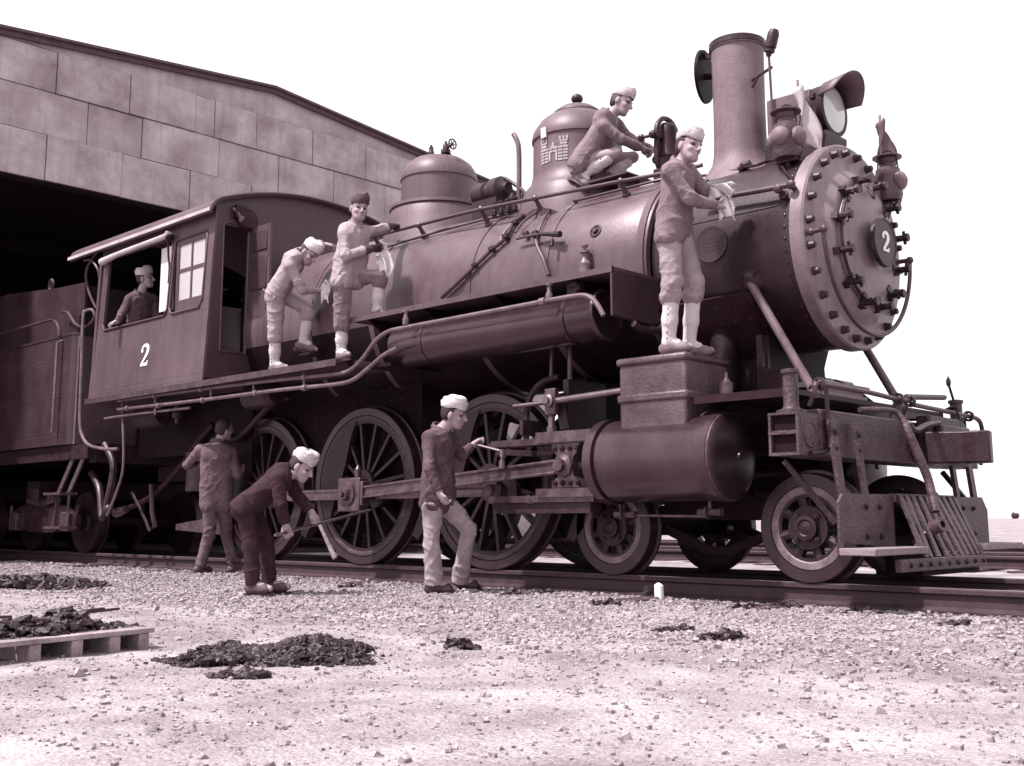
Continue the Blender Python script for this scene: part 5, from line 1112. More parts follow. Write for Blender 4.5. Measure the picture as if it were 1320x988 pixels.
        for ax in range(3):
            sl0 = [slice(None)]*3; sl1 = [slice(None)]*3; sl0[ax] = slice(0, -1); sl1[ax] = slice(1, None)
            e = np.argwhere(ins[tuple(sl0)] != ins[tuple(sl1)]); o1, o2 = (ax+1) % 3, (ax+2) % 3
            e = e[(e[:, o1] > 0) & (e[:, o2] > 0) & (e[:, o1] < n[o1]-1) & (e[:, o2] < n[o2]-1)]
            u1 = np.eye(3, dtype=int)[o1]; u2 = np.eye(3, dtype=int)[o2]
            q = np.stack([idm[tuple((e-u1-u2).T)], idm[tuple((e-u2).T)], idm[tuple(e.T)], idm[tuple((e-u1).T)]], 1)
            fl = ins[tuple(e.T)]; q[~fl] = q[~fl][:, ::-1]; F.append(q)
        return raw_mesh(name, v, np.concatenate(F))
def unit(v): v = np.array(v, float); return v/np.linalg.norm(v)
def frame(fwd, up):
    f = unit(fwd); u = unit(np.array(up, float)-f*np.dot(f, up)); return np.array([f, np.cross(u, f), u])   # forward, left, up
def hand(F, wrist, elbow, aim, palm, curl, side, s=1.0):
    """palm, four fingers of unequal length with bent knuckles and a thumb from the side of the palm; s = +1 when the thumb lies to +side"""
    w = np.array(wrist); a = unit(aim); n = unit(np.array(palm)-a*np.dot(palm, a)); sd = np.cross(a, n)*side
    F.cone(w-a*.01, w+a*.03, .024, .027, .02)
    F.ell(w+a*.055, (.050, .040, .018), np.array([a, sd, n]), .015)
    for i, (o, L) in enumerate(((.030, .068), (.010, .076), (-.011, .070), (-.030, .055))):
        p = w+a*.088+sd*o; c1 = math.radians(25+curl*55); c2 = math.radians(30+curl*125)
        q = p+(a*math.cos(c1*.6)+n*math.sin(c1*.6))*L*.45; e = q+(a*math.cos(c2)+n*math.sin(c2))*L*.42; g = e+(a*math.cos(c2*1.25)+n*math.sin(c2*1.25))*L*.2
        F.cone(p-a*.02, q, .0105, .0098, .006); F.cone(q, e, .0098, .009, .004); F.cone(e, g, .009, .0078, .004)
    t0 = w+a*.025+sd*.028; t1 = t0+a*.035+sd*.022+n*.014; t2 = t1+unit(a*.8-sd*(.2+.5*curl)+n*(.3+.4*curl))*.04
    F.cone(t0, t1, .013, .0115, .012); F.cone(t1, t2, .0112, .009, .005)
def person(label, J, cap=None, cap_tilt=0.0, jacket='fatigue', trousers='fatigue', leggings=False, shoe='shoe', sleeves=1.0, gloves=False, seed=1, look=None, hands=((0, 0, -1, .5), (0, 0, -1, .5)), bulk=.94, fold=.011, hem=.10, tuck=False, loc=None, flare=0.0):
    """J: joints in metres. look: where the face points. hands: palm direction and curl for right and left"""
    J = {k: np.array(v, float) for k, v in J.items()}; pts = list(J.values())
    base = loc if loc is not None else ((J['ankR'][0]+J['ankL'][0])/2, (J['ankR'][1]+J['ankL'][1])/2, min(J['toeR'][2], J['toeL'][2])-.03)
    t = thing('person', label, 'person', base, 'soldiers cleaning and oiling the locomotive')
    hd = J['head']; nk = J['neck']; pv = J['pelvis']; ch = nk*.72+pv*.28
    upv = unit(hd-nk) if 'up' not in J else unit(J['up']); HF = frame(look, upv); f, l, u = HF
    side = unit(J['shR']-J['shL']); tf = unit(np.cross(nk-pv, side)); 
    hip = {'R': pv+unit(J.get('hipR', pv+side*.09)-pv)*.09, 'L': pv+unit(J.get('hipL', pv-side*.09)-pv)*.09}
    # ---- body: one continuous surface from crown to sole
    F = Field(pts+[hd+u*.16, hd-u*.16], .19, .0075)
    F.cone(nk-unit(nk-pv)*.03, hd-u*.06-f*.012, .057, .050, .02)
    for S in 'RL':
        sh, el, wr = J['sh'+S], J['el'+S], J['wr'+S]
        F.cone(ch+(sh-ch)*.35, hip[S], .095, .10, .05); F.cone(nk-u*.03, sh, .05, .052, .03)
        F.cone(sh, el, .047, .036, .02); F.cone(el, wr, .037, .025, .015)
        F.cone(hip[S], J['kn'+S], .078, .052, .03); F.cone(J['kn'+S], J['ank'+S], .05, .036, .02)
        to = J['toe'+S]; F.cone(J['ank'+S], to+unit(J['ank'+S]-J['kn'+S])*.04, .034, .026, .02)
    h_ = hd; 
    F.ell(h_+u*.028-f*.008, (.098, .076, .098), HF, .01)                       # skull
    F.ell(h_+f*.028-u*.048, (.068, .058, .070), HF, .03)                        # face
    F.ell(h_+f*.060-u*.102, (.034, .036, .026), HF, .022)                       # chin
    for q in (-1, 1):
        F.cone(h_+l*q*.048-u*.03-f*.01, h_+l*q*.030+f*.056-u*.095, .026, .023, .02)   # jaw line
        F.ell(h_+l*q*.035+f*.078-u*.002, (.020, .020, .013), HF, .012, 'd')     # eye sockets
        F.cone(h_+l*q*.014+f*.092+u*.018, h_+l*q*.048+f*.078+u*.016, .010, .009, .010)   # brow
        F.ell(h_+l*q*.046+f*.060-u*.034, (.022, .016, .016), HF, .02)           # cheek
        F.ell(h_+l*q*.080-f*.012-u*.018, (.022, .011, .034), HF, .008)          # ear
    F.cone(h_+f*.090+u*.010, h_+f*.117-u*.036, .010, .0135, .010)               # nose
    F.ell(h_+f*.104-u*.040, (.014, .018, .010), HF, .008)
    F.ell(h_+f*.090-u*.068, (.012, .020, .006), HF, .008); F.ell(h_+f*.088-u*.080, (.012, .017, .006), HF, .008)
    F.ell(h_+f*.104-u*.074, (.007, .019, .0022), HF, .003, 'd')                 # mouth
    if not gloves:
        for S, H in zip('RL', hands): hand(F, J['wr'+S], J['el'+S], H[4] if len(H) > 4 else J['wr'+S]-J['el'+S], H[:3], H[3], 1 if S == 'R' else -1)
    body = obj('body', F.mesh('body'), 'skin', t)
    for q in (-1, 1):
        c = h_+l*q*.034+f*.080-u*.003; obj('eye', MB().ball(c-f*.003, .0072, 8, 6), 'hair', t)
    m = MB()
    for q in (-1, 1): m.tube([h_+l*q*.018+f*.101+u*.021, h_+l*q*.036+f*.096+u*.027, h_+l*q*.050+f*.083+u*.021], .0025, 5)
    obj('eyebrows', m, 'hair', t)
    # ---- hair
    F = Field([hd+u*.14, hd-u*.1, hd+f*.12, hd-f*.14, hd+l*.1, hd-l*.1], .05, .0075)
    F.ell(h_+u*.030-f*.012, (.102, .0795, .100), HF, 0); F.ell(h_-u*.02-f*.045, (.062, .070, .066), HF, .02)
    F.cut(h_+f*.060+u*.045, f*.75-u*.66); F.cut(h_-u*.070-f*.03, -u-f*.2); F.cut(h_+f*.004, f-u*.45)
    F.folds(.0015, seed+5, 90); obj('hair', F.mesh('hair'), 'hair', t)
    # ---- cap: soft crown with a turned-up band
    if cap:
        cu = unit(u-f*cap_tilt); cf = frame(f, cu); c0 = h_+u*.049-f*.008
        prof = [(-.004, .096), (.0, .1), (.052, .105), (.060, .102), (.056, .093), (.080, .094), (.094, .082), (.099, .055), (.098, 0)]
        n = 36; m = MB(); vs = []; r = random.Random(seed)
        for tt, rr in prof:
            for j in range(n):
                a = 2*math.pi*j/n; wob = 1+.03*math.sin(3*a+seed)+.018*math.sin(7*a+tt*60)+.012*math.sin(13*a+seed*2); dz = .008*math.sin(2*a+seed)+.004*math.sin(5*a-seed)+(.010*math.cos(a) if tt > .045 else 0)+(.004*math.sin(5*a+seed) if tt > .06 else 0)
                vs.append(tuple(c0+cf[0]*rr*1.10*math.cos(a)*wob+cf[1]*rr*.88*math.sin(a)*wob+cf[2]*(tt+dz)))
        m.add(vs, [(i*n+j, i*n+(j+1) % n, (i+1)*n+(j+1) % n, (i+1)*n+j) for i in range(len(prof)-1) for j in range(n)])
        obj('cap', m, cap, t, ang=50)
    # ---- jacket
    b = bulk
    F = Field([nk+unit(nk-pv)*.06, pv, pv-unit(nk-pv)*.2]+[J[k+S] for k in ('sh', 'el', 'wr') for S in 'RL'], .2, .0095)
    ax = unit(nk-pv)
    for S in 'RL':
        sh, el, wr = J['sh'+S], J['el'+S], J['wr'+S]
        F.cone(nk*.5+sh*.5-ax*.09, hip[S]-ax*.02, .094*b, .120*b, .05, cr=(.010, .11, seed+9, .75, .35)); F.cone(nk-ax*.04, sh, .05, .058, .035)
        end = el+(wr-el)*sleeves
        F.cone(sh, el, .062*b, .053*b, .025, cr=(.010, .06, seed+1, .9, .4)); F.cone(el, end, .053*b, .043*b, .02, cr=(.009, .055, seed+2, .2, .5))
    F.cone(ch+tf*.015, pv*.8+ch*.2+tf*.008, .105*b, .106*b, .05)
    F.ell(ch-tf*.02+ax*.05, (.105, .165, .12), np.array([tf, side, ax]), .04)
    F.folds(fold, seed, 15)
    # front placket, breast and hip pockets
    cpt = ch+tf*.088*b; ppt = pv*.9+ch*.1+tf*.108*b
    F.cone(cpt+ax*.08, cpt, .018, .018, .012); F.cone(cpt, ppt-ax*.04, .018, .018, .012)
    PF3 = np.array([tf, side, ax])
    for q in (-1, 1):
        F.ell(ch+tf*.082*b+side*q*.085+ax*.03, (.022, .058, .062), PF3, .006)
    # wrinkles round the elbows
    for S in 'RL':
        el = J['el'+S]
        for k in range(3):
            d = unit(np.random.default_rng(seed+k).normal(size=3)); F.cone(el+d*.05-unit(J['wr'+S]-el)*.02*k, el-d*.05+unit(J['sh'+S]-el)*.03*k, .0, .0, .015)
    F.cut(pv-ax*hem, -ax)
    for S in 'RL':
        el, wr = J['el'+S], J['wr'+S]; e = el+(wr-el)*sleeves; nrm = unit(wr-el)
        # cuff: cut only near the wrist
        sl, (x, y, z) = F.box(e-.13, e+.13); d = (x-e[0])*nrm[0]+(y-e[1])*nrm[1]+(z-e[2])*nrm[2]; rr = np.sqrt((x-e[0])**2+(y-e[1])**2+(z-e[2])**2)
        F.d[sl] = np.where(rr < .085, np.maximum(F.d[sl], d), F.d[sl])
    jk = obj('jacket', F.mesh('jacket'), jacket, t)
    # collar and front buttons
    cm_ = MB(); c0 = nk+ax*.012; e1, e2 = unit(tf+ax*.0), side
    ringp = [c0+(e1*.064*math.cos(a)+e2*.068*math.sin(a))+ax*(.0-.026*math.cos(a)) for a in np.linspace(.35, 5.93, 22)]
    vs = []; 
    for q in ringp:
        o_ = unit(q-c0); vs += [q+ax*.020-o_*.004, q+o_*.004, q+ax*.017+o_*.004, q-ax*.022+o_*.022]
    k = 4; cm_.add(vs, [(i*k+a_, i*k+a_+1, (i+1)*k+a_+1, (i+1)*k+a_) for i in range(len(ringp)-1) for a_ in (0, 2)])
    co = obj('collar', cm_, jacket, jk); sm = co.modifiers.new('solid', 'SOLIDIFY'); sm.thickness = .006
    m = MB()
    for i in range(5):
        q = (cpt+ax*.06)*(1-i/4)+(ppt-ax*.02)*(i/4)+tf*.020; m.ball(q, .008, 6, 4)
    obj('buttons', m, 'shoe', jk, kind='stuff')
    # ---- trousers
    F = Field([pv+ax*.1]+[J[k+S] for k in ('kn', 'ank') for S in 'RL'], .19, .0095)
    for S in 'RL':
        k_, a_ = J['kn'+S], J['ank'+S]
        F.cone(pv*.4+hip[S]*.6+ax*.02, hip[S]-ax*.03, .088, .098, .04)
        F.cone(hip[S], k_, (.100 if leggings else .094)*b, (.082 if leggings else .069)*b, .03, cr=(.010, .085, seed+4, .85, .5))
        if leggings:                                                            # breeches bloused over the leggings
            e0, e = k_+(a_-k_)*.20, k_+(a_-k_)*.37; F.cone(k_, e0, .078, .080, .025, cr=(.010, .06, seed+6, .8, .8)); F.cone(e0, e, .080, .050, .02)
        else: F.cone(k_, a_+(a_-k_)*.06, .068*b, .067*b+flare, .025, cr=(.010, .075, seed+6, .9, .45))
    F.folds(fold, seed+3, 14)
    for S in 'RL':
        k_, a_ = J['kn'+S], J['ank'+S]; nrm = unit(a_-k_); e = k_+(a_-k_)*(.42 if leggings else 1.02)
        sl, (x, y, z) = F.box(e-.2, e+.2); d = (x-e[0])*nrm[0]+(y-e[1])*nrm[1]+(z-e[2])*nrm[2]; rr = np.sqrt((x-e[0])**2+(y-e[1])**2+(z-e[2])**2)
        F.d[sl] = np.where(rr < .14, np.maximum(F.d[sl], d), F.d[sl])
    F.cut(pv+ax*.06, ax)
    obj('trousers', F.mesh('trousers'), trousers, t)
    # ---- leggings, shoes, gloves
    for S in 'RL':
        k_, a_, to = J['kn'+S], J['ank'+S], J['toe'+S]; d = unit(a_-k_); fw2 = unit(to-a_)
        if leggings:
            F = Field([k_, a_, to], .12, .009)
            F.cone(k_+(a_-k_)*.28, k_+(a_-k_)*.62, .060, .059, .02); F.cone(k_+(a_-k_)*.6, a_+d*.01, .058, .047, .02); F.cone(a_+d*.0, a_+fw2*.07+d*.01, .049, .036, .02)
            F.folds(.003, seed+8, 40); F.cut(a_+d*.055, d)
            lg = obj('legging', F.mesh('legging'), 'legging', t)
            sd3 = unit(np.cross(d, fw2)); m = MB()
            for i in range(6):
                c = k_+(a_-k_)*(.42+.1*i); sgn = 1 if S == 'L' else -1; o_ = unit(np.cross(fw2, d))*(.058 if i < 3 else .052)*sgn; m.ball(c+o_, .008, 6, 4)
            obj('lacing_hooks', m, 'shoe', lg, kind='stuff')
        sn = unit(d-fw2*np.dot(d, fw2)) if abs(np.dot(d, fw2)) < .95 else d; sd2_ = np.cross(sn, fw2)
        # foot frame: sole normal sn points away from the leg
        to = to+sn*.045; heel = a_+sn*.045-fw2*.045
        F = Field([heel, to, a_], .1, .008); FF = np.array([fw2, sd2_, sn])
        F.cone(a_-sn*.01, a_+sn*.035, .050, .052, .02); F.ell(heel+fw2*.01, (.048, .038, .044), FF, .02)
        F.cone(heel+fw2*.03, to-fw2*.06, .041, .045, .03); F.ell(to-fw2*.045, (.062, .047, .036), FF, .025)
        sole = a_+sn*.082; F.cut(sole, sn)
        sh_ = obj('shoe', F.mesh('shoe'), shoe, t)
        so2 = MB(); mid = (heel+to)/2; mid = mid+sn*np.dot(sole-mid, sn); L2 = np.linalg.norm(to-heel)/2+.036
        out = []
        for i in range(28):
            a = 2*math.pi*i/28; w = .048+.006*math.cos(a)-.006*(math.cos(2*a)); out.append(mid+fw2*L2*math.cos(a)+sd2_*w*math.sin(a))
        so2.add([tuple(p) for p in out]+[tuple(p+sn*.018) for p in out], [tuple(range(27, -1, -1)), tuple(range(28, 56))]+[(i, (i+1) % 28, 28+(i+1) % 28, 28+i) for i in range(28)])
        obj('sole', so2, 'dark_shoe', sh_)
        hk = MB(); hc = heel+sn*np.dot(sole-heel, sn); hk.add([tuple(hc+fw2*(.045*math.cos(a)+.004)+sd2_*.040*math.sin(a)+sn*dd) for dd in (.004, .032) for a in np.linspace(0, 6.28, 13)[:-1]], [tuple(range(12, 24))]+[(i, (i+1) % 12, 12+(i+1) % 12, 12+i) for i in range(12)]); obj('heel', hk, 'dark_shoe', sh_)
        if gloves:
            el, wr = J['el'+S], J['wr'+S]; H = hands[0 if S == 'R' else 1]
            F = Field([wr-unit(wr-el)*.05, wr], .2, .0075); aim = H[4] if len(H) > 4 else wr-el
            F.cone(wr-unit(wr-el)*.05, wr, .046, .034, .02); hand(F, wr, el, aim, H[:3], H[3], 1 if S == 'R' else -1)
            F.d -= .004; obj('glove', F.mesh('glove'), 'glove', t)
    return t
def dep(p): return float(np.dot(np.array(p)-CAM, _f))
def LK(r, c, u): return _r*r-_f*c+np.array([0, 0, 1.0])*u
class Pose:
    """joints from photo pixels: the anchor fixes the distance, off steps nearer to (+) or away from (-) the camera"""
    def __init__(s, anchor): s.D = dep(anchor); s.J = {}
    def __call__(s, **kw):
        for k, (px, py, off) in kw.items():
            s.J[k] = CAM+ray(px, py)*(s.D-off)
        return s
    def foot(s, S, px, off, floor, dirn, length=.17, py=None):
        v = ray(px, py or 457); p = CAM+v*(s.D-off)
        # slide along the pixel column to the floor
        lo, hi = 100, 900
        for i in range(40):
            m = (lo+hi)/2; q = CAM+ray(px, m)*(s.D-off)
            if q[2] > floor+.085: lo = m
            else: hi = m
        q = CAM+ray(px, (lo+hi)/2)*(s.D-off); q[2] = floor+.085
        d = np.array(dirn, float); d[2] = 0; d = unit(d)
        s.J['ank'+S] = q; s.J['toe'+S] = q+d*length
        return s
R3 = _r*np.array([1, 1, 0]); C3 = -_f*np.array([1, 1, 0])
# soldier on the steam chest, wiping the handrail
p = Pose((-.80, -1.10, 1.7))
p(head=(888, 189, .05), neck=(877, 210, .02), shR=(864, 221, .17), shL=(886, 219, -.15), pelvis=(868, 300, .0), hipR=(862, 301, .09), hipL=(875, 300, -.08),
  elR=(889, 256, .20), wrR=(922, 265, .06), elL=(908, 248, -.12), wrL=(925, 247, -.10), knR=(866, 366, .12), knL=(895, 364, -.04))
p.foot('R', 862, .10, 1.675, R3*.9+C3*.45); p.foot('L', 888, -.04, 1.675, R3*1+C3*.15)
person('young soldier in pale cap and leggings standing on the steam chest wiping the handrail', p.J, 'cap_khaki', .1, 'fatigue', 'fatigue_mid', True, 'shoe', .97, look=LK(.62, .75, -.05), hands=((0, .5, -.5, .7), (0, .3, -.8, .75)), seed=11, hem=.10)
# soldier standing at the third driver with a wrench
p = Pose(P(558, 765, z=-.165))
p(head=(585, 533, .02), neck=(568, 553, 0), shR=(553, 564, .13), shL=(578, 561, -.12), pelvis=(564, 642, 0), hipR=(558, 644, .09), hipL=(571, 644, -.09),
  elR=(554, 605, .24), wrR=(566, 634, .26), elL=(595, 588, -.20), wrL=(609, 575, -.28), knR=(556, 703, .08), knL=(604, 682, -.14))
p.foot('R', 559, .06, -.165, R3*1+C3*.1); p.foot('L', 593, -.28, -.160, R3*1+C3*.0)
person('soldier in white cap and pale trousers standing with a wrench at the front driving wheel', p.J, 'cap_white', .2, 'denim', 'fatigue_light', False, 'dark_shoe', .97, look=LK(.98, .1, -.22), hands=((.3, .6, -.2, .55), (.5, .2, -.7, .8)), seed=23, hem=.165, flare=.012)
WL = p.J['wrL']
# man bent over with a long rod
p = Pose(P(340, 764, z=-.165))
p(head=(389, 601, .0), neck=(372, 609, 0), shR=(358, 617, .15), shL=(368, 613, -.14), pelvis=(318, 650, 0), hipR=(316, 655, .09), hipL=(322, 652, -.09),
  elR=(361, 650, .20), wrR=(368, 676, .16), elL=(388, 645, -.20), wrL=(401, 660, -.14), knR=(323, 700, .13), knL=(343, 700, -.10))
p.foot('R', 326, .14, -.165, R3*.9+C3*.4); p.foot('L', 347, -.06, -.165, R3*1+C3*.2)
p.J['up'] = LK(.55, .1, .85)
person('man in dark work clothes and pale cap bending forward with a long rod', p.J, 'cap_khaki', .25, 'navy', 'navy', False, 'work_shoe', .95, look=LK(.95, .1, -.5), hands=((.2, .3, -1, .8), (.2, .1, -1, .75)), seed=31, hem=.08, bulk=.97)
PB = p
# bareheaded man with his back to the camera
p = Pose(P(262, 738, z=-.148))
p(head=(289, 553, -.02), neck=(280, 571, 0), shL=(258, 580, -.02), shR=(299, 584, -.03), pelvis=(280, 645, 0), hipL=(272, 648, .02), hipR=(288, 648, -.03),
  elL=(241, 600, -.06), wrL=(252, 597, -.28), elR=(306, 613, -.02), wrR=(318, 599, -.14), knL=(270, 690, .04), knR=(292, 690, -.12))
p.foot('L', 258, .08, -.155, R3*.6-C3*.9); p.foot('R', 302, -.18, -.160, R3*.8-C3*.5)
person('bareheaded dark-haired soldier turned away from the camera by the rear driving wheel', p.J, None, 0, 'fatigue_dull', 'fatigue_dull', False, 'work_shoe', .97, look=LK(.62, -.7, -.05), hands=((-.3, .5, -.5, .75), (.3, .6, -.3, .7)), seed=44, hem=.15)
PD = p
# bent man in pale clothes on the lower running board
p = Pose(P(355, 470, y=-1.33))
p(head=(399, 326, .04), neck=(385, 330, 0), shR=(374, 343, .16), shL=(386, 327, -.15), pelvis=(355, 376, 0), hipR=(355, 380, .09), hipL=(360, 378, -.08),
  elR=(390, 374, .14), wrR=(408, 375, .04), elL=(405, 316, -.25), wrL=(418, 316, -.30), knR=(355, 427, .08), knL=(399, 398, -.06))
p.foot('R', 354, .06, 1.99, R3*.8+C3*.5)
p(ankL=(391, 441, -.08), toeL=(408, 446, -.06)); p.J['up'] = LK(.5, .15, .85)
person('soldier in pale clothes bending over on the lower running board beside the cab', p.J, 'cap_white', .15, 'fatigue_light', 'fatigue_light', True, 'shoe', .80, look=LK(.8, .35, -.75), hands=((.2, .2, -.8, .7), (0, .4, -.8, .6)), seed=52, hem=.06, bulk=.97)
PE = p
q_ = (p.J['ankL']+p.J['toeL'])/2; q_ = q_+np.array([0, 0, -.105])
obj('step_iron', MB().box(q_[0]-.10, q_[0]+.10, q_[1]-.06, q_[1]+.10, q_[2]-.02, q_[2]).bar((q_[0], q_[1]+.08, q_[2]-.01), (q_[0], -.85, q_[2]-.01), .04, .025), 'iron', loco)
# soldier with one foot up on the higher running board
p = Pose(P(441, 465, y=-1.36))
p(head=(463, 269, .03), neck=(458, 290, 0), shR=(443, 303, .12), shL=(474, 299, -.10), pelvis=(448, 358, 0), hipR=(442, 360, .08), hipL=(457, 358, -.05),
  elR=(447, 330, .20), wrR=(478, 321, .06), elL=(488, 297, -.22), wrL=(503, 292, -.42), knR=(441, 412, .06), knL=(490, 354, .02))
p.foot('R', 440, .05, 1.99, R3*.5+C3*.8); p.foot('L', 486, -.02, 2.404, R3*.4+C3*.9)
person('soldier in light jacket and dark cap with one foot up on the higher running board', p.J, 'cap_dark', .1, 'fatigue_light', 'fatigue', True, 'shoe', .97, gloves=True, look=LK(.42, .88, -.05), hands=((.2, -.3, -.9, .6), (.1, .2, -1, .6)), seed=63, hem=.11)
PF = p
# soldier crouching on top of the boiler by the bell
p = Pose(P(756, 238, y=-.28))
p(head=(801, 132, .0), neck=(787, 150, 0), shR=(778, 163, .16), shL=(793, 160, -.15), pelvis=(748, 208, 0), hipR=(748, 210, .09), hipL=(754, 208, -.08),
  elR=(801, 180, .15), wrR=(827, 191, .02), elL=(812, 180, -.15), wrL=(830, 187, -.10), knR=(795, 197, .14), knL=(816, 203, -.10))
p(ankR=(750, 226, .10), toeR=(764, 236, .16), ankL=(787, 224, -.10), toeL=(803, 229, -.06))
person('soldier crouching on top of the boiler beside the bell', p.J, 'cap_khaki', .1, 'fatigue', 'fatigue', True, 'shoe', .95, look=LK(.85, .35, -.3), hands=((.1, .4, -.8, .6), (.1, -.3, -.8, .6)), seed=71, hem=.12)
PG = p
# engineer leaning out of the cab window
p = Pose(P(180, 400, y=-1.22))
p(head=(187, 359, .0), neck=(181, 377, 0), shR=(167, 386, .10), shL=(195, 385, -.12), pelvis=(180, 429, -.04), elR=(158, 404, .20), wrR=(151, 415, .27), elL=(203, 407, -.10), wrL=(212, 414, .0))
pv_ = p.J['pelvis']; fd = unit(R3+C3*.2); sd_2 = np.array([fd[1], -fd[0], 0])
for S, k in (('R', 1), ('L', -1)):
    p.J['hip'+S] = pv_+sd_2*k*.09; p.J['kn'+S] = pv_+sd_2*k*.12+fd*.40+np.array([0, 0, -.02]); p.J['ank'+S] = np.array([*(p.J['kn'+S][:2]), 2.115]); p.J['toe'+S] = p.J['ank'+S]+fd*.17
person('engineer in work shirt and cap looking forward out of the cab window', p.J, 'cap_khaki', .15, 'denim', 'navy', False, 'dark_shoe', .95, look=LK(.97, .05, .12), hands=((.1, -.2, -1, .55, (-.2, -.7, -.3)), (.1, 0, -1, .5)), seed=83, hem=.06, loc=tuple(pv_-np.array([0, 0, .8])))
obj('seat_box', MB().box(pv_[0]-.28, pv_[0]+.25, pv_[1]-.22, pv_[1]+.30, 2.035, pv_[2]-.115), 'black', loco, bevel=.01)
# ---------------------------------------------------------------- tools in hand
def cloth(name, pts, label, material, size, seed, cat='rag', fall=.6):
    """a crumpled rag: a folded sheet hanging from the hand"""
    r = np.random.default_rng(seed); n = 22; c = np.array(pts, float); u, v = np.meshgrid(np.linspace(-1, 1, n), np.linspace(-1, 1, n), indexing='ij')
    a = _r*np.array([1, 1, 0]); b = np.array([0, 0, 1.0]); d = -_f*np.array([1, 1, 0])
    du = sum(np.sin(r.uniform(2, 6)*u+r.uniform(2, 6)*v+r.uniform(0, 6))*.22 for _ in range(4)); dd = sum(np.sin(r.uniform(3, 8)*u+r.uniform(3, 8)*v+r.uniform(0, 6))*.16 for _ in range(5))
    rad = np.sqrt(u**2+v**2)
    X_ = c+(a[None, None]*(u*size[0]*(1-.25*np.abs(v))+du*size[0]*.4)[..., None]+b*(v*size[1]-fall*size[1]*rad**2+du*.02)[..., None]+d*(dd*size[0]*.9)[..., None])
    idx = np.arange(n*n).reshape(n, n); q = np.stack([idx[:-1, :-1], idx[1:, :-1], idx[1:, 1:], idx[:-1, 1:]], -1).reshape(-1, 4)
    o = obj(name, raw_mesh(name, X_.reshape(-1, 3), q), material); m = o.modifiers.new('solid', 'SOLIDIFY'); m.thickness = .006
    return tag(o, label, cat)
cloth('cleaning_rag', CAM+ray(930, 243)*(dep((-.80, -1.10, 1.7))+.05), 'pale crumpled rag gripped by the soldier on the steam chest', 'rag', (.10, .055), 3, fall=.3)
cloth('cleaning_rag', CAM+ray(936, 259)*(dep((-.80, -1.10, 1.7))-.02), 'white rag hanging below the handrail from the hand of the soldier on the steam chest', 'rag', (.07, .075), 5)
cloth('cleaning_rag', CAM+ray(419, 367)*(PE.D-.04), 'rag in the hand of the pale-clothed soldier bending on the running board', 'rag', (.05, .10), 7)
cloth('cleaning_rag', CAM+ray(496, 328)*(PF.D-.05), 'white rag in the gloved hand of the soldier with one foot raised', 'rag', (.08, .10), 9)
# wrench and oil cup on the main rod
a = np.array(P(612, 573, y=WL[1]+.02)); b = np.array(P(647, 582, y=-1.20))
w_ = thing('socket_wrench', 'long-handled wrench held over the main rod by the white-capped soldier', 'wrench', tuple(b))
obj('handle', MB().tube([a-(b-a)*.12, b], .012, 8), 'steel', w_); obj('socket', MB().tube([b+np.array([0, 0, .015]), b-np.array([0, 0, .05])], .022, 8).tube([b-np.array([0, 0, .05]), np.array([b[0], b[1], .93])], .014, 8).tube([(b[0], b[1], .95), (b[0], b[1], .885)], .028, 8), 'steel', w_)
# rods of the men on the ground
def rod(name, pts, r, label, cat, material='steel'): return tag(obj(name, MB().tube(pts, r, 8), material), label, cat)
e0 = PB.J['wrR']+unit(PB.J['wrR']-PB.J['elR'])*.07; e1 = PB.J['wrL']+unit(PB.J['wrL']-PB.J['elL'])*.07; q_ = np.array(P(477, 658, y=-1.22))
d_ = unit(q_-e0); rod('slice_bar', [e0-d_*.18, e0, q_], .013, 'long thin steel rod pointed at the middle driving wheel by the bending man', 'rod')
s0 = np.array(P(408, 668, y=-1.25)); s1 = np.array(P(432, 720, y=-1.18)); s1[2] = max(s1[2], -.12)
tag(obj('wooden_stick', MB().tube([s0, (s0+s1)/2, s1], [.016, .02, .026], 8), 'pale_wood'), 'pale wooden stick leaning down beside the middle driving wheel', 'stick')
g0 = PD.J['wrR']+unit(PD.J['wrR']-PD.J['elR'])*.07; dr_ = unit(np.array(P(340, 595, y=g0[1]+.15))-g0)
rod('oiling_rod', [g0-dr_*.22, g0+dr_*.24], .007, 'thin rod in the right hand of the bareheaded soldier', 'rod')
# ---------------------------------------------------------------- flags on the marker lamps
def flag(base, top, mid, label, material):
    t = thing('signal_flag', label, 'flag', tuple(base), 'signal flags beside the marker lamps')
    b, tp = np.array(base), np.array(top); obj('staff', MB().tube([b, tp], .012, 8), 'pale_wood', t)
    n, k = 16, 8; vs = []; m_ = np.array(mid)
    for i in range(n):
        f_ = i/(n-1); p_ = tp+(b-tp)*(.02+.85*f_); w = m_*(math.sin(min(f_*1.5, 1)*1.57))
        for j in range(k):
            s_ = j/(k-1); vs.append(p_+w*s_+np.array([.035*math.sin(9*s_+4*f_), .035*math.cos(7*s_+3*f_), -.16*s_*(1-f_*.2)]))
    idx = np.arange(n*k).reshape(n, k); q = np.stack([idx[:-1, :-1], idx[1:, :-1], idx[1:, 1:], idx[:-1, 1:]], -1).reshape(-1, 4)
    o = obj('cloth', raw_mesh('cloth', np.array(vs), q), material, t); sm2 = o.modifiers.new('solid', 'SOLIDIFY'); sm2.thickness = .004
flag(P(1036, 190, y=-.40), P(1028, 104, y=-.40), _r*.17+np.array([.02, 0, -.10]), 'pale limp signal flag on its staff beside the headlight', 'flag_cloth')
flag(P(1135, 218, y=.66), P(1134, 149, y=.66), _r*.13+np.array([.02, 0, -.05]), 'dark furled signal flag beside the far marker lamp', 'flag_dark')
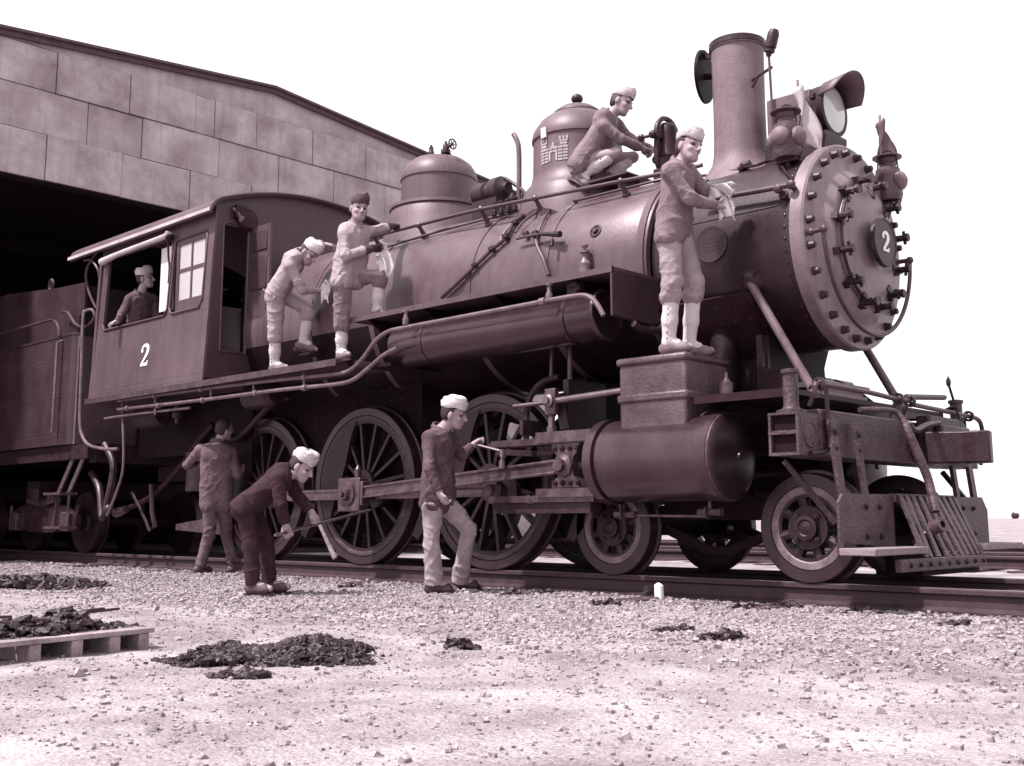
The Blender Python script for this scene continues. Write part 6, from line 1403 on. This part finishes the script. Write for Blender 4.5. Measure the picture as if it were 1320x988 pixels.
# ---------------------------------------------------------------- things lying on the ground
def gz(x, y): return float(ground_z(x, y))
def heap(name, cx, cy, rx, ry, h, ang, n, size, seed, label, cat, material='coal', stray=.09):
    r = np.random.default_rng(seed); c, s = math.cos(ang), math.sin(ang)
    t = r.uniform(0, 6.28, n); q = np.sqrt(r.uniform(0, 1, n))*(1+.22*np.sin(3*t+seed)+.12*np.sin(7*t)); q = np.where(r.uniform(0, 1, n) < stray, q+r.exponential(.16, n), q); u, v = q*np.cos(t), q*np.sin(t)
    top = np.clip(1-q**2, 0, 1)**.8*h*(1+.45*u)*(.75+.35*np.sin(2.5*u+seed)+.2*np.sin(6*u)); z = top*r.uniform(.15, 1, n)**.35
    x = cx+c*u*rx-s*v*ry; y = cy+s*u*rx+c*v*ry
    sz = np.clip(r.lognormal(math.log(size), .5, n), size*.25, size*2.6)*np.where(q > 1.05, .6, 1)
    o = obj(name, stones(name, x, y, ground_z(x, y)+z+sz*.1, sz, seed, jag=.45), material); return tag(o, label, cat)
a0_, a1_ = np.array(P(228, 848, z=-.17)), np.array(P(490, 846, z=-.17)); c_ = (a0_+a1_)/2; L_ = np.linalg.norm(a1_-a0_)
heap('coal_heap', c_[0], c_[1]-.0, L_*.50, .26, .13, math.atan2(a1_[1]-a0_[1], a1_[0]-a0_[0]), 5200, .0105, 61, 'low wide heap of black coal on the pale ground', 'coal')
for px, py, w, lab, sd in ((595, 832, .085, 'small black lump of coal beside the wide coal heap', 2), (310, 868, .13, 'thin patch of coal crumbs in front of the wide coal heap', 3), (932, 822, .12, 'dark clinker lump on the gravel below the pilot wheels', 4)):
    c_ = P(px, py, z=-.17); heap('coal_lump', c_[0], c_[1], w, w*.4, .05 if sd != 3 else .012, .6, 140, .014, 70+sd, lab, 'coal')
c_ = P(40, 758, z=-.17); heap('cinder_heap', c_[0]-.3, c_[1], .95, .45, .10, .55, 2200, .022, 66, 'spread of dark cinders on the ground below the tender', 'cinders')
for i, (px, py) in enumerate(((1010, 781), (1110, 782), (870, 808), (960, 779), (660, 762), (700, 765), (450, 756), (1230, 796), (780, 768))):
    c_ = P(px, py, z=-.155); c_ = c_ if c_[1] < -1.05 else P(px, py, y=-1.05-.08*i); heap('flat_clinker', c_[0], c_[1], .12, .05, .02, .75, 46, .014, 90+i, 'flat dark scrap of clinker lying on the ballast by the rail', 'clinker')['group'] = 'scraps of clinker along the rail'
# scrap of paper
c_ = np.array(P(850, 772, y=-1.05)); c_[2] = -.150; m = MB(); n = 7
vs = [(c_[0]+.05*(i/3-1)*.9, c_[1]+.03*math.sin(i), c_[2]+.0+.115*j/5+.01*math.sin(i*2+j)) for i in range(n) for j in range(6)]
m.add(vs, [(i*6+j, (i+1)*6+j, (i+1)*6+j+1, i*6+j+1) for i in range(n-1) for j in range(5)])
o = obj('scrap_paper', m, 'paper'); o.modifiers.new('solid', 'SOLIDIFY').thickness = .003; tag(o, 'crumpled white scrap of paper standing in the ballast', 'paper')
# timber skid with dark scrap on it
K0, K1 = np.array(P(20, 858, z=-.20)), np.array(P(192, 838, z=-.20)); du = unit(K1-K0); dv = np.array([-du[1], du[0], 0])
sk_ = thing('timber_skid', 'low timber skid of pale planks piled with dark scrap', 'skid', tuple((K0+K1)/2))
def kb(u0, u1, v0, v1, z0, z1):
    m = MB().box(0, 1, 0, 1, 0, 1); o0 = K1; m.v = [tuple(o0+du*(u0+(u1-u0)*a)+dv*(v0+(v1-v0)*b)+np.array([0, 0, z0+.20+(z1-z0)*c+.0])) for a, b, c in m.v]; return m
for u0 in (-.02, -.19, -.40, -.62): obj('skid_block', kb(u0-.05, u0+.012, -.01, .5, -.215, -.115), 'pale_wood', sk_, bevel=.004)
for v0 in (-.015, .12, .25, .38): obj('plank', kb(-.95, .02, v0, v0+.115, -.114, -.09), 'pale_wood', sk_, bevel=.003)
sc_ = K1-du*.42+dv*.22; heap('scrap_heap', sc_[0], sc_[1], .45, .17, .09, math.atan2(du[1], du[0]), 700, .016, 15, 'pile of dark scrap and bark on the timber skid', 'scrap', stray=0).location.z += .085
r = random.Random(5)
for i in range(16):
    c = sc_+du*r.uniform(-.38, .36)+dv*r.uniform(-.12, .1); a = r.uniform(-.6, .6); L_ = r.uniform(.03, .085); d = du*math.cos(a)+dv*math.sin(a)+np.array([0, 0, r.uniform(-.2, .3)]); z = -.06+r.uniform(0, .07)
    c[2] = z; tag(obj('scrap_strip', MB().bar(c-d*L_, c+d*L_, .025, .012), 'tie_wood'), 'dark splintered strip lying on the loaded timber skid', 'scrap', 'dark strips on the timber skid')
